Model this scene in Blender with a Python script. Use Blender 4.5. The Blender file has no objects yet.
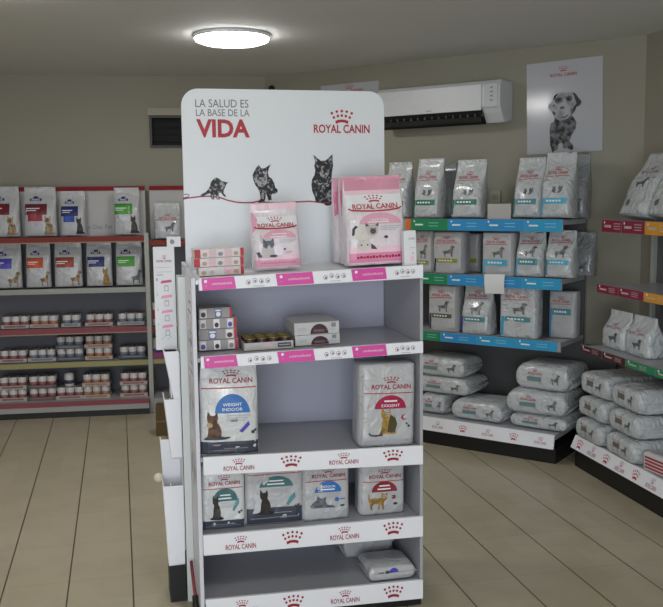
import bpy, bmesh, math, random
from mathutils import Vector, Matrix, Euler
from mathutils.noise import noise as pnoise

rnd = random.Random(7)
scene = bpy.context.scene
COL = scene.collection
R = math.radians

# ------------------------------------------------------------------ camera
FPX, CX, CY = 900.0, 331.5, 303.5
PITCH, ROLL, EYE = math.atan(106.5 / 900.0), 0.0116, 1.5
_f = Vector((0, math.cos(PITCH), -math.sin(PITCH)))
_r0, _u0 = Vector((1, 0, 0)), Vector((0, math.sin(PITCH), math.cos(PITCH)))
_r = _r0 * math.cos(ROLL) - _u0 * math.sin(ROLL)
_u = _u0 * math.cos(ROLL) + _r0 * math.sin(ROLL)
CAM = Vector((0, 0, EYE))
cam = bpy.data.cameras.new('camera')
cam.sensor_width = 36.0
cam.lens = 36.0 * FPX / 663.0
cam.clip_start = 0.05
camo = bpy.data.objects.new('camera', cam)
COL.objects.link(camo)
camo.matrix_world = Matrix(((_r.x, _u.x, -_f.x, 0), (_r.y, _u.y, -_f.y, 0), (_r.z, _u.z, -_f.z, EYE), (0, 0, 0, 1)))
scene.camera = camo


def ray(px, py):
    return _f + _r * ((px - CX) / FPX) + _u * ((CY - py) / FPX)


def on_z(px, py, z=0.0):
    d = ray(px, py)
    return CAM + d * ((z - EYE) / d.z)


class Frame:
    """an upright reference frame: x along a front, y into the depth, z up"""
    def __init__(s, o, ang):
        s.o = Vector((o[0], o[1], 0)); s.a = ang
        s.x = Vector((math.cos(ang), math.sin(ang), 0)); s.y = Vector((-math.sin(ang), math.cos(ang), 0))
        s.m = Matrix.Translation(s.o) @ Matrix.Rotation(ang, 4, 'Z')

    def loc(s, px, py, ly):
        d = ray(px, py)
        t = (ly - (CAM - s.o).dot(s.y)) / d.dot(s.y)
        p = CAM + d * t - s.o
        return p.dot(s.x), p.z

    def onz(s, px, py, z):
        p = on_z(px, py, z) - s.o
        return p.dot(s.x), p.dot(s.y)

    def at(s, lx, ly, z, rx=0, ry=0, rz=0):
        return s.m @ Matrix.Translation((lx, ly, z)) @ Euler((rx, ry, rz)).to_matrix().to_4x4()


# ------------------------------------------------------------------ materials
def lin(h):
    h = h.lstrip('#')
    c = [int(h[i:i + 2], 16) / 255.0 for i in (0, 2, 4)]
    return tuple(((v / 12.92) if v <= 0.04045 else ((v + 0.055) / 1.055) ** 2.4) for v in c) + (1,)


MATS = {}


def mat(name, col, rough=0.5, metal=0.0, bump=None, var=None, coat=0.0, emit=None, spec=None):
    if name in MATS: return MATS[name]
    m = bpy.data.materials.new(name); m.use_nodes = True
    nt = m.node_tree; b = nt.nodes['Principled BSDF']
    c = lin(col)
    b.inputs['Base Color'].default_value = c
    b.inputs['Roughness'].default_value = rough
    b.inputs['Metallic'].default_value = metal
    b.inputs['Coat Weight'].default_value = coat
    b.inputs['Coat Roughness'].default_value = 0.12
    if spec is not None: b.inputs['Specular IOR Level'].default_value = spec
    if emit:
        b.inputs['Emission Color'].default_value = emit[1]; b.inputs['Emission Strength'].default_value = emit[0]
    tc = nt.nodes.new('ShaderNodeTexCoord')
    if var:
        n = nt.nodes.new('ShaderNodeTexNoise'); n.inputs['Scale'].default_value = var[0]; n.inputs['Detail'].default_value = 4
        mx = nt.nodes.new('ShaderNodeMix'); mx.data_type = 'RGBA'
        mx.inputs['A'].default_value = c; mx.inputs['B'].default_value = lin(var[1])
        cr = nt.nodes.new('ShaderNodeMapRange'); cr.inputs[1].default_value, cr.inputs[2].default_value = var[2:] if len(var) > 2 else (0.4, 0.62)
        nt.links.new(tc.outputs['Object'], n.inputs['Vector'])
        nt.links.new(n.outputs['Fac'], cr.inputs[0]); nt.links.new(cr.outputs[0], mx.inputs['Factor'])
        nt.links.new(mx.outputs['Result'], b.inputs['Base Color'])
    if bump:
        n = nt.nodes.new('ShaderNodeTexNoise'); n.inputs['Scale'].default_value = bump[0]; n.inputs['Detail'].default_value = 3
        n.inputs['Distortion'].default_value = 1.2
        bp = nt.nodes.new('ShaderNodeBump'); bp.inputs['Strength'].default_value = bump[1]; bp.inputs['Distance'].default_value = bump[2]
        nt.links.new(tc.outputs['Object'], n.inputs['Vector'])
        nt.links.new(n.outputs['Fac'], bp.inputs['Height']); nt.links.new(bp.outputs[0], b.inputs['Normal'])
    MATS[name] = m
    return m


FOIL = (16, 0.8, 0.016)
WHITE = mat('white_powder_coat', '#dfe0e4', 0.38)
SHEET = mat('white_metal_shelf', '#a7a7ac', 0.34, spec=0.6)
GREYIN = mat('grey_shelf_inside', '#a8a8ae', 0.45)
LILAC = mat('lilac_back_panel', '#bdbccb', 0.5)
BOARD = mat('glossy_white_board', '#eceff2', 0.32)
LIPW = mat('white_shelf_lip', '#f0f0f5', 0.35)
BLACK = mat('black_plinth', '#141414', 0.5)
RED = mat('brand_red', '#b8202f', 0.45)
DKRED = mat('dark_red_print', '#9c1c30', 0.45)
MAG = mat('magenta_label', '#dc4fa8', 0.4)
PINK = mat('pink_print', '#e5a9bd', 0.4, coat=0.3)
LPINK = mat('light_pink_print', '#f3cfd9', 0.4, coat=0.3)
DPINK = mat('deep_pink_print', '#e27fa4', 0.4, coat=0.3)
PWHITE = mat('white_print', '#f0eff0', 0.4)
GREYTXT = mat('grey_print', '#8a8890', 0.5)
LGREY = mat('pale_grey_print', '#b9b9bf', 0.5)
CHAR = mat('charcoal_print', '#3d4250', 0.4)
BAGW = mat('white_foil_bag', '#d4d5d6', 0.3, bump=FOIL, coat=0.35)
BAGG = mat('pale_grey_foil_bag', '#bcbcbe', 0.3, bump=FOIL, coat=0.35)
BAGS = mat('silver_white_bag', '#c6cacc', 0.26, bump=(20, 1.0, 0.022), coat=0.6)
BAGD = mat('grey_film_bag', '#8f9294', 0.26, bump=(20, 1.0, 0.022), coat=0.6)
BLUE = mat('blue_print', '#2f6fb8', 0.4)
TEAL = mat('teal_print', '#4f8d98', 0.4)
DTEAL = mat('dark_teal_print', '#3f6e72', 0.4)
SKY = mat('sky_blue_print', '#4fb0d0', 0.4)
OLIVE = mat('olive_print', '#9b9a2f', 0.4)
DGREEN = mat('dark_green_print', '#1f7a63', 0.4)
MOSS = mat('moss_print', '#565c48', 0.4)
RASP = mat('raspberry_print', '#a8194a', 0.4)
MAROON = mat('maroon_print', '#8a2130', 0.4)
VIOLET = mat('violet_print', '#4d44b0', 0.4)
RAILB = mat('blue_rail_label', '#2f93cf', 0.4)
RAILC = mat('cyan_rail_label', '#2f9fd0', 0.4)
RAILG = mat('green_rail_label', '#1f8a5c', 0.4)
RAILR = mat('wine_rail_label', '#8c1c3c', 0.4)
RAILM = mat('brown_red_rail_label', '#4f1c22', 0.4)
RAILY = mat('amber_rail_label', '#dd9a22', 0.4)
RAILO = mat('orange_rail_label', '#d8702a', 0.4)
BLACKP = mat('black_fur_print', '#1d1b1c', 0.5)
TABBY = mat('tabby_fur_print', '#151516', 0.5, var=(85, '#a5a5a8', .53, .68))
TABBYL = mat('light_tabby_print', '#a9a9aa', 0.5, var=(110, '#2e2e30', .46, .58))
DOGSP = mat('spotted_coat_print', '#201f20', 0.5, var=(34, '#77777a'))
BROWNC = mat('brown_cat_print', '#6d4526', 0.5, var=(50, '#3a2415'))
GOLDC = mat('golden_cat_print', '#b08a3c', 0.5, var=(60, '#77602c'))
GREYC = mat('grey_cat_print', '#6f747c', 0.5, var=(60, '#4c5058'))
TAN = mat('tan_dog_print', '#b59a70', 0.5, var=(40, '#5e4a33'))
NAVY = mat('navy_print', '#232d6b', 0.4)
HBLUE = mat('royal_blue_print', '#2d4aa8', 0.4)
GREEN = mat('green_print', '#3f9a2a', 0.4)
ORANGE = mat('orange_print', '#c4502a', 0.4)
WINE = mat('wine_print', '#6e1628', 0.4)
CARD = mat('white_card', '#e6e6e8', 0.55)
KRAFT = mat('brown_cardboard', '#5e4a2c', 0.8)
TRAYM = mat('pale_cardboard_tray', '#b5aca4', 0.7)
TRAYD = mat('dark_cardboard_tray', '#5a5a5c', 0.7)
CANW = mat('white_can_label', '#cfcbca', 0.35)
CANL = mat('can_steel_lid', '#c9c6be', 0.25, 0.9)
CANG = mat('gold_can_lid', '#b5a257', 0.28, 0.9)
CANP = mat('can_orange_print', '#a5745a', 0.4)
CANR = mat('can_red_print', '#8f5c5a', 0.4)
CANB = mat('can_blue_print', '#6f7784', 0.4)
BOXR = mat('red_carton', '#b3202c', 0.45)
CREAM = mat('cream_sachet', '#dbd5d2', 0.45)
PALEP = mat('pale_pink_sachet', '#d9b9bd', 0.45)
BROWNP = mat('brown_print', '#3c2226', 0.45)
G1 = mat('gondola_grey', '#9c9a9d', 0.5)
GBACK = mat('gondola_back_grey', '#6b6a72', 0.55)
GDARK = mat('gondola_dark_back', '#5a5a5c', 0.5)
UPR = mat('gondola_upright', '#a9a9a2', 0.45)
ACW = mat('conditioner_white', '#d5d7d9', 0.35)
ACD = mat('conditioner_dark_vent', '#101112', 0.6)
REDST = mat('red_header_stripe', '#8c1420', 0.75)
HEADG = mat('grey_white_header', '#bdbab8', 0.5)
POST = mat('poster_print', '#bcbec4', 0.13, coat=0.4)
PANE = mat('dark_window_pane', '#0c0d0e', 0.7)
FRAMEM = mat('grey_window_frame', '#3c3b36', 0.5)
WALLM = mat('olive_cream_plaster', '#9c9889', 0.7, bump=(60, 0.05, 0.002), var=(0.9, '#979383'))
CEILM = mat('white_ceiling_paint', '#d6d6d3', 0.8)
LAMP = mat('lamp_diffuser', '#ffffff', 0.5, emit=(19, (1, 0.99, 0.97, 1)))


def floor_mat(ang, x0, y0, px, py):
    m = bpy.data.materials.new('beige_floor_tiles'); m.use_nodes = True
    nt = m.node_tree; b = nt.nodes['Principled BSDF']; L = nt.links.new; N = nt.nodes.new
    tc = N('ShaderNodeTexCoord'); mp = N('ShaderNodeMapping'); mp.vector_type = 'TEXTURE'
    mp.inputs['Location'].default_value = (x0, y0, 0); mp.inputs['Rotation'].default_value = (0, 0, ang)
    L(tc.outputs['Object'], mp.inputs[0]); sp = N('ShaderNodeSeparateXYZ'); L(mp.outputs[0], sp.inputs[0])

    def line(out, p, w):
        d = N('ShaderNodeMath'); d.operation = 'DIVIDE'; d.inputs[1].default_value = p; L(out, d.inputs[0])
        a = N('ShaderNodeMath'); a.operation = 'ADD'; a.inputs[1].default_value = 0.5; L(d.outputs[0], a.inputs[0])
        f = N('ShaderNodeMath'); f.operation = 'FRACT'; L(a.outputs[0], f.inputs[0])
        s = N('ShaderNodeMath'); s.operation = 'SUBTRACT'; s.inputs[1].default_value = 0.5; L(f.outputs[0], s.inputs[0])
        ab = N('ShaderNodeMath'); ab.operation = 'ABSOLUTE'; L(s.outputs[0], ab.inputs[0])
        lt = N('ShaderNodeMath'); lt.operation = 'LESS_THAN'; lt.inputs[1].default_value = w / p; L(ab.outputs[0], lt.inputs[0])
        fl = N('ShaderNodeMath'); fl.operation = 'FLOOR'; L(a.outputs[0], fl.inputs[0])
        return lt.outputs[0], fl.outputs[0]
    l1, i1 = line(sp.outputs[0], px, 0.0028)
    l2, i2 = line(sp.outputs[1], py, 0.0016)
    cb = N('ShaderNodeCombineXYZ'); L(i1, cb.inputs[0]); L(i2, cb.inputs[1])
    wn = N('ShaderNodeTexWhiteNoise'); wn.noise_dimensions = '2D'; L(cb.outputs[0], wn.inputs['Vector'])
    ns = N('ShaderNodeTexNoise'); ns.inputs['Scale'].default_value = 5; ns.inputs['Detail'].default_value = 6; L(mp.outputs[0], ns.inputs['Vector'])
    mx = N('ShaderNodeMix'); mx.data_type = 'RGBA'; mx.inputs['A'].default_value = lin('#b3a990'); mx.inputs['B'].default_value = lin('#bbb199')
    L(wn.outputs['Value'], mx.inputs['Factor'])
    m2 = N('ShaderNodeMix'); m2.data_type = 'RGBA'; m2.inputs['B'].default_value = lin('#a99f88')
    mr = N('ShaderNodeMapRange'); mr.inputs[1].default_value = 0.45; mr.inputs[2].default_value = 0.75; mr.inputs[4].default_value = 0.7
    L(ns.outputs['Fac'], mr.inputs[0]); L(mr.outputs[0], m2.inputs['Factor']); L(mx.outputs['Result'], m2.inputs['A'])
    m3 = N('ShaderNodeMix'); m3.data_type = 'RGBA'; m3.inputs['B'].default_value = lin('#a0957c')
    L(l2, m3.inputs['Factor']); L(m2.outputs['Result'], m3.inputs['A'])
    m4 = N('ShaderNodeMix'); m4.data_type = 'RGBA'; m4.inputs['B'].default_value = lin('#4a4233')
    L(l1, m4.inputs['Factor']); L(m3.outputs['Result'], m4.inputs['A'])
    L(m4.outputs['Result'], b.inputs['Base Color'])
    b.inputs['Roughness'].default_value = 0.3
    b.inputs['Specular IOR Level'].default_value = 0.45
    return m


# ------------------------------------------------------------------ mesh helpers
class MB:
    def __init__(s): s.v, s.f, s.m, s.sm, s.mats = [], [], [], [], []

    def mi(s, m):
        if m not in s.mats: s.mats.append(m)
        return s.mats.index(m)

    def add(s, vs, fs, m, smooth=False):
        b = len(s.v); s.v += [tuple(v) for v in vs]; k = s.mi(m)
        for f in fs: s.f.append([b + i for i in f]); s.m.append(k); s.sm.append(smooth)
        return s

    def box(s, x0, y0, z0, x1, y1, z1, m):
        vs = [(x, y, z) for x in (x0, x1) for y in (y0, y1) for z in (z0, z1)]
        return s.add(vs, [(0, 1, 3, 2), (4, 6, 7, 5), (0, 4, 5, 1), (2, 3, 7, 6), (0, 2, 6, 4), (1, 5, 7, 3)], m)

    def slab(s, x0, x1, y0, y1, zl0, zl1, zr0, zr1, m):
        """box whose bottom/top heights differ at its left and right end"""
        vs = [(x0, y0, zl0), (x0, y0, zl1), (x0, y1, zl0), (x0, y1, zl1), (x1, y0, zr0), (x1, y0, zr1), (x1, y1, zr0), (x1, y1, zr1)]
        return s.add(vs, [(0, 1, 3, 2), (4, 6, 7, 5), (0, 4, 5, 1), (2, 3, 7, 6), (0, 2, 6, 4), (1, 5, 7, 3)], m)

    def prism(s, pts, y0, y1, m):
        """2D outline in x,z (counter-clockwise seen from -y) extruded along y"""
        n = len(pts)
        vs = [(p[0], y0, p[1]) for p in pts] + [(p[0], y1, p[1]) for p in pts]
        fs = [tuple(range(n)), tuple(range(2 * n - 1, n - 1, -1))]
        fs += [(i, n + i, n + (i + 1) % n, (i + 1) % n) for i in range(n)]
        return s.add(vs, fs, m)

    def lathe(s, prof, m, n=20, c=(0, 0, 0), smooth=True):
        vs, fs = [], []
        for (r, z) in prof:
            for i in range(n):
                a = 2 * math.pi * i / n
                vs.append((c[0] + r * math.cos(a), c[1] + r * math.sin(a), c[2] + z))
        for j in range(len(prof) - 1):
            for i in range(n):
                fs.append((j * n + i, j * n + (i + 1) % n, (j + 1) * n + (i + 1) % n, (j + 1) * n + i))
        s.add(vs, fs, m, smooth)
        b = len(s.v) - len(vs); k = s.mi(m)
        for j, rev in ((0, True), (len(prof) - 1, False)):
            if prof[j][0] > 1e-6:
                f = [b + j * n + i for i in range(n)]
                s.f.append(f[::-1] if rev else f); s.m.append(k); s.sm.append(False)
        return s

    def tube(s, pts, r, m, n=8):
        pts = [Vector(p) for p in pts]; vs, fs = [], []
        for i, p in enumerate(pts):
            t = (pts[min(i + 1, len(pts) - 1)] - pts[max(i - 1, 0)]).normalized()
            a = t.cross(Vector((0.3, 0.9, 0.2))).normalized(); b = t.cross(a)
            for k in range(n):
                w = 2 * math.pi * k / n
                vs.append(p + a * (r * math.cos(w)) + b * (r * math.sin(w)))
        for i in range(len(pts) - 1):
            for k in range(n): fs.append((i * n + k, i * n + (k + 1) % n, (i + 1) * n + (k + 1) % n, (i + 1) * n + k))
        fs += [tuple(range(n))[::-1], tuple(range((len(pts) - 1) * n, len(pts) * n))]
        return s.add(vs, fs, m, True)

    def mesh(s, name):
        me = bpy.data.meshes.new(name); me.from_pydata(s.v, [], s.f)
        for m in s.mats: me.materials.append(m)
        me.polygons.foreach_set('material_index', s.m); me.polygons.foreach_set('use_smooth', s.sm)
        bm = bmesh.new(); bm.from_mesh(me); bmesh.ops.recalc_face_normals(bm, faces=bm.faces); bm.to_mesh(me); bm.free()
        me.update()
        return me


def link(name, me, parent=None, m=None, bevel=0.0):
    o = bpy.data.objects.new(name, me); COL.objects.link(o)
    if parent: o.parent = parent
    if m is not None: o.matrix_world = m if not parent else m
    if bevel:
        b = o.modifiers.new('bevel', 'BEVEL'); b.width = bevel; b.segments = 2; b.limit_method = 'ANGLE'
    return o


def obj(name, mb, parent=None, m=None, bevel=0.0, label=None):
    o = link(name, mb.mesh(name), parent, m, bevel)
    if label: o['label'] = label
    return o


def tag(o, label, cat, group=None):
    o['label'] = label; o['category'] = cat
    if group: o['group'] = group
    return o


def thing(name, label, cat, m, group=None):
    o = bpy.data.objects.new(name, None); COL.objects.link(o); o.matrix_world = m
    o.empty_display_size = 0.05
    return tag(o, label, cat, group)


def struct(name, mb, m=None):
    o = obj(name, mb, None, m); o['kind'] = 'structure'; return o


# ------------------------------------------------------------------ flat print (2D shapes mapped on a surface)
_TXT = {}


def text2d(body, bold):
    k = (body, bold)
    if k not in _TXT:
        cu = bpy.data.curves.new('lettering', 'FONT'); cu.body = body; cu.offset = bold; cu.resolution_u = 3
        o = bpy.data.objects.new('lettering', cu); COL.objects.link(o)
        me = bpy.data.meshes.new_from_object(o.evaluated_get(bpy.context.evaluated_depsgraph_get()))
        vs = [(v.co.x, v.co.y) for v in me.vertices]; fs = [tuple(p.vertices) for p in me.polygons]
        bpy.data.objects.remove(o); bpy.data.curves.remove(cu); bpy.data.meshes.remove(me)
        x0 = min(v[0] for v in vs); x1 = max(v[0] for v in vs); y0 = min(v[1] for v in vs); y1 = max(v[1] for v in vs)
        _TXT[k] = ([((v[0] - x0) / (x1 - x0) - 0.5, (v[1] - y0) / (y1 - y0) - 0.5) for v in vs], fs)
    return _TXT[k]


class Print:
    def __init__(s, W=1.0, H=1.0, ox=0.0, oz=0.0): s.p = []; s.W, s.H, s.ox, s.oz = W, H, ox, oz

    def _t(s, q): return (s.ox + q[0] * s.W, s.oz + q[1] * s.H)

    def poly(s, pts, m, layer=0):
        s.p.append(([s._t(q) for q in pts], [tuple(range(len(pts)))], m, layer)); return s

    def rect(s, x0, y0, x1, y1, m, layer=0): return s.poly([(x0, y0), (x1, y0), (x1, y1), (x0, y1)], m, layer)

    def ell(s, cx, cy, rx, ry, m, layer=0, n=18, a0=0.0, a1=2 * math.pi):
        full = abs(a1 - a0 - 2 * math.pi) < 1e-6
        k = n if full else n + 1
        return s.poly([(cx + rx * math.cos(a0 + (a1 - a0) * i / n), cy + ry * math.sin(a0 + (a1 - a0) * i / n)) for i in range(k)], m, layer)

    def dome(s, cx, cy, rx, ry, m, layer=0): return s.ell(cx, cy, rx, ry, m, layer, 16, 0, math.pi)

    def shape(s, pts, x0, y0, x1, y1, m, layer=0):
        return s.poly([(x0 + p[0] * (x1 - x0), y0 + p[1] * (y1 - y0)) for p in pts], m, layer)

    def text(s, body, cx, cy, w, h, m, layer=1, bold=0.0):
        vs, fs = text2d(body, bold)
        s.p.append(([s._t((cx + v[0] * w, cy + v[1] * h)) for v in vs], fs, m, layer)); return s

    def strip(s, pts, w, m, layer=0):
        q = [s._t(p) for p in pts]
        a, b = [], []
        for i, p in enumerate(q):
            d = Vector(q[min(i + 1, len(q) - 1)]) - Vector(q[max(i - 1, 0)])
            n = Vector((-d.y, d.x)).normalized() * (w / 2)
            a.append((p[0] + n.x, p[1] + n.y)); b.append((p[0] - n.x, p[1] - n.y))
        k = len(q)
        s.p.append((a + b, [(i, i + 1, k + i + 1, k + i) for i in range(k - 1)], m, layer)); return s

    def crown(s, cx, cy, w, h, m, layer=1):
        """five-pointed crown of dots over an arched band"""
        for i in range(5):
            t = (i - 2) / 2.0
            s.ell(cx + t * w * 0.45, cy + h * (0.42 - 0.16 * t * t), w * 0.062, h * 0.10, m, layer, 8)
            s.ell(cx + t * w * 0.36, cy + h * (0.10 - 0.14 * t * t), w * 0.06, h * 0.10, m, layer, 8)
        top = [(cx + t * w * 0.30, cy - h * (0.18 + 0.10 * t * t)) for t in (-1, -.5, 0, .5, 1)]
        bot = [(cx + t * w * 0.27, cy - h * (0.38 + 0.12 * t * t)) for t in (1, .5, 0, -.5, -1)]
        return s.poly(top + bot, m, layer)

    def brand(s, cx, cy, w, h, m, layer=1, bold=0.01):
        """crown above the two-word name; box w x h around (cx, cy)"""
        s.crown(cx, cy + h * 0.26, w * 0.40, h * 0.52, m, layer)
        return s.text('ROYAL CANIN', cx, cy - h * 0.28, w, h * 0.38, m, layer, bold)

    def lines(s, x0, y1, x1, n, dy, m, layer=1, t=0.35):
        for i in range(n):
            e = x1 - (x1 - x0) * (0.25 * ((i * 7) % 3) / 2)
            s.rect(x0, y1 - i * dy - dy * t, e, y1 - i * dy, m, layer)
        return s

    def mesh(s, name, surf, cell=None, eps=0.0012, step=0.0007):
        bm = bmesh.new(); mats = []
        for vs, fs, m, layer in s.p:
            if m not in mats: mats.append(m)
            bv = [bm.verts.new((v[0], layer, v[1])) for v in vs]
            for f in fs:
                try: bf = bm.faces.new([bv[i] for i in f])
                except ValueError: continue
                bf.material_index = mats.index(m)
        bm.normal_update()
        if cell:
            for ax in (0, 2):
                lo = min(v.co[ax] for v in bm.verts); hi = max(v.co[ax] for v in bm.verts)
                k = math.ceil(lo / cell)
                while k * cell < hi:
                    co = Vector((0, 0, 0)); co[ax] = k * cell + 1e-5; no = Vector((0, 0, 0)); no[ax] = 1
                    bmesh.ops.bisect_plane(bm, geom=bm.verts[:] + bm.edges[:] + bm.faces[:], plane_co=co, plane_no=no)
                    k += 1
        for f in bm.faces:
            if f.normal.y > 0: f.normal_flip()
        for v in bm.verts:
            y = surf(v.co.x, v.co.z) - eps - step * v.co.y
            v.co = Vector((v.co.x, y, v.co.z))
        me = bpy.data.meshes.new(name); bm.to_mesh(me); bm.free()
        for m in mats: me.materials.append(m)
        return me


FLAT0 = lambda x, z: 0.0

# animal silhouettes in a unit box
CAT_SIT = [(.1, 0), (.9, 0), (1, .05), (.92, .1), (.8, .12), (.82, .3), (.74, .5), (.62, .62), (.66, .78), (.62, .98), (.5, .86), (.34, .86), (.2, 1), (.16, .8), (.18, .66), (.28, .58), (.22, .4), (.2, .2), (.14, .08)]
CAT_WALK = [(.02, .5), (.0, .95), (.06, .97), (.08, .62), (.2, .7), (.5, .68), (.66, .74), (.72, 1), (.8, .88), (.9, .9), (.97, 1), (1, .78), (.97, .6), (.86, .52), (.8, .4), (.82, 0), (.74, 0), (.7, .3), (.62, .34), (.58, .02), (.5, .02), (.52, .36), (.3, .36), (.2, .2), (.24, .02), (.16, .02), (.1, .22), (.1, .42)]
CAT_LIE = [(0, .1), (.1, 0), (1, 0), (.96, .12), (.7, .2), (.62, .5), (.66, .85), (.5, .7), (.4, .74), (.3, .95), (.26, .6), (.1, .4)]
CAT_FACE = [(.1, .2), (.3, .02), (.5, 0), (.7, .02), (.9, .2), (.95, .5), (.9, .72), (.92, 1), (.7, .82), (.5, .8), (.3, .82), (.08, 1), (.1, .72), (.05, .5)]
DOG_STAND = [(.0, .42), (.05, .5), (.25, .52), (.5, .56), (.62, .7), (.66, .92), (.8, 1), (.95, .94), (1, .82), (.86, .74), (.84, .5), (.8, .3), (.82, 0), (.72, 0), (.68, .26), (.4, .28), (.26, .22), (.28, 0), (.18, 0), (.12, .25), (.1, .4)]
DOG_HEADS = [(.0, .2), (.1, .55), (.05, .9), (.2, .75), (.3, .9), (.36, .5), (.3, .1), (.5, .0), (.62, .3), (.6, .75), (.72, .98), (.8, .7), (.98, 1), (.95, .6), (.9, .3), (.75, .05), (.5, 0), (.2, .05)]


# ------------------------------------------------------------------ bags
def smooth(a, b, t):
    t = max(0.0, min(1.0, (t - a) / (b - a))); return t * t * (3 - 2 * t)


def bag_funcs(w, d, h, kind, seed, amp):
    def A(v):
        if kind == 'block': return w / 2 * (1 - 0.015 * math.sin(math.pi * v))
        return w / 2 * (0.99 - 0.03 * math.sin(math.pi * min(v / 0.9, 1)) - (0.05 * smooth(.7, 1, v) if kind == 'gusset' else 0))

    def B(v):
        base = d / 2 * (0.86 + 0.14 * smooth(0, .12, v))
        if kind == 'block': return base * (1 - 0.10 * smooth(.75, 1, v))
        return base * (1 - smooth(.42, .93, v)) + 0.004

    def W(x, z, side=0):
        q = Vector((x * 9 / max(w, .1) * .25, z * 9 * .9, seed * 3.7 + side))
        return amp * (pnoise(q * 1.0) + 0.6 * pnoise(q * 2.7)) * smooth(0, .06, z / h)
    N = 5.0 if kind != 'block' else 9.0

    def front(x, z):
        v = max(0, min(1, z / h)); u = min(0.985, abs(x) / A(v))
        return -B(v) * (1 - u ** N) ** (1 / N) + W(x, z)
    return A, B, W, N, front


def bag_mesh(w, d, h, kind, seed, mt, amp=0.004, side=None, rows=22, cols=40):
    A, B, W, N, front = bag_funcs(w, d, h, kind, seed, amp)
    mb = MB(); vs, fs = [], []
    rr = rows
    for j in range(rr + 1):
        v = j / rr
        for i in range(cols):
            a = 2 * math.pi * i / cols
            c, s = math.cos(a), math.sin(a)
            x = A(v) * math.copysign(abs(c) ** (2 / N), c); y = B(v) * math.copysign(abs(s) ** (2 / N), s)
            z = v * h
            if y < 0: y = front(x, z)
            else: y += W(x, z, 5) * min(1, B(v) / (d * .2))
            if kind != 'block' and v > 0.2: x += 0.3 * W(z, abs(y), 9)
            if v > .94 and kind != 'block': z += 0.25 * amp * pnoise(Vector((x * 14, seed, 0)))
            vs.append((x, y, z))
    for j in range(rr):
        for i in range(cols): fs.append((j * cols + i, j * cols + (i + 1) % cols, (j + 1) * cols + (i + 1) % cols, (j + 1) * cols + i))
    fs.append(tuple(range(cols))[::-1]); fs.append(tuple(range(rr * cols, rr * cols + cols)))
    mb.add(vs, fs, mt, True)
    return mb, front


def upright_bag(name, label, cat, group, fr, x0, x1, yt, zb, ly, d, kind, mt, prints, seed, lean=0.0, tilt=0.0, yaw=0.0, amp=0.004, seal=None, h=None):
    """x0,x1 = left/right of the front at its foot (picture columns), yt = row of the top; zb = height of its shelf"""
    la, lb = fr.loc2(x0, zb, ly), fr.loc2(x1, zb, ly)
    w = lb - la
    if h is None:
        h = (fr.loc((x0 + x1) / 2, yt, ly + math.tan(abs(lean)) * 0.25)[1] - zb) / math.cos(lean)
    # stand the bag on its lowest bottom edge after it leans, tilts and turns
    rot = Euler((lean, tilt, yaw)).to_matrix()
    low = min((rot @ Vector((sx * w / 2, sy * d / 2, 0))).z for sx in (-1, 1) for sy in (-1, 1))
    m = fr.at((la + lb) / 2, ly + d / 2, zb - low + 0.001, lean, tilt, yaw)
    root = thing(name, label, cat, m, group)
    mb, front = bag_mesh(w, d, h, kind, seed, mt, amp)
    link('bag_body', mb.mesh('bag_body'), root)
    for pname, fn in prints.items():
        P = Print(w, h)
        fn(P, w, h)
        o = link(pname, P.mesh(pname, front, cell=max(w / 11, .016), eps=.0018), root)
    if kind != 'block':
        s = MB(); s.slab(-w * .468, w * .468, -.005, .005, h * .965, h * .995, h * .965, h * .995, seal or mt)
        obj('top_seal', s, root)
    return root


def loc2(s, px, z, ly):
    # local x where the picture column px meets depth ly at height z
    lo, hi = -50.0, 700.0
    for _ in range(40):
        mid = (lo + hi) / 2
        if s.loc(px, mid, ly)[1] > z: lo = mid
        else: hi = mid
    return s.loc(px, (lo + hi) / 2, ly)[0]


Frame.loc2 = loc2


def pillow_funcs(L, Wd, H, seed, amp):
    def prof(x):
        t = min(1, abs(2 * x / L)); return max(0.42, (1 - t ** 13) ** 0.5)

    def nz(a, b, c): return amp * (pnoise(Vector((a * 7, b * 7, seed * 2.3 + c))) + .5 * pnoise(Vector((a * 19, b * 19, seed + c))))
    n = 5.5

    def front(x, z):
        p = prof(x); hh = H / 2 * p; zz = (z - H / 2)
        u = min(.97, abs(zz) / hh)
        return -(Wd / 2 * (0.9 + 0.1 * p)) * (1 - u ** n) ** (1 / n) + nz(x, z, 0)
    return prof, nz, n, front


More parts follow.
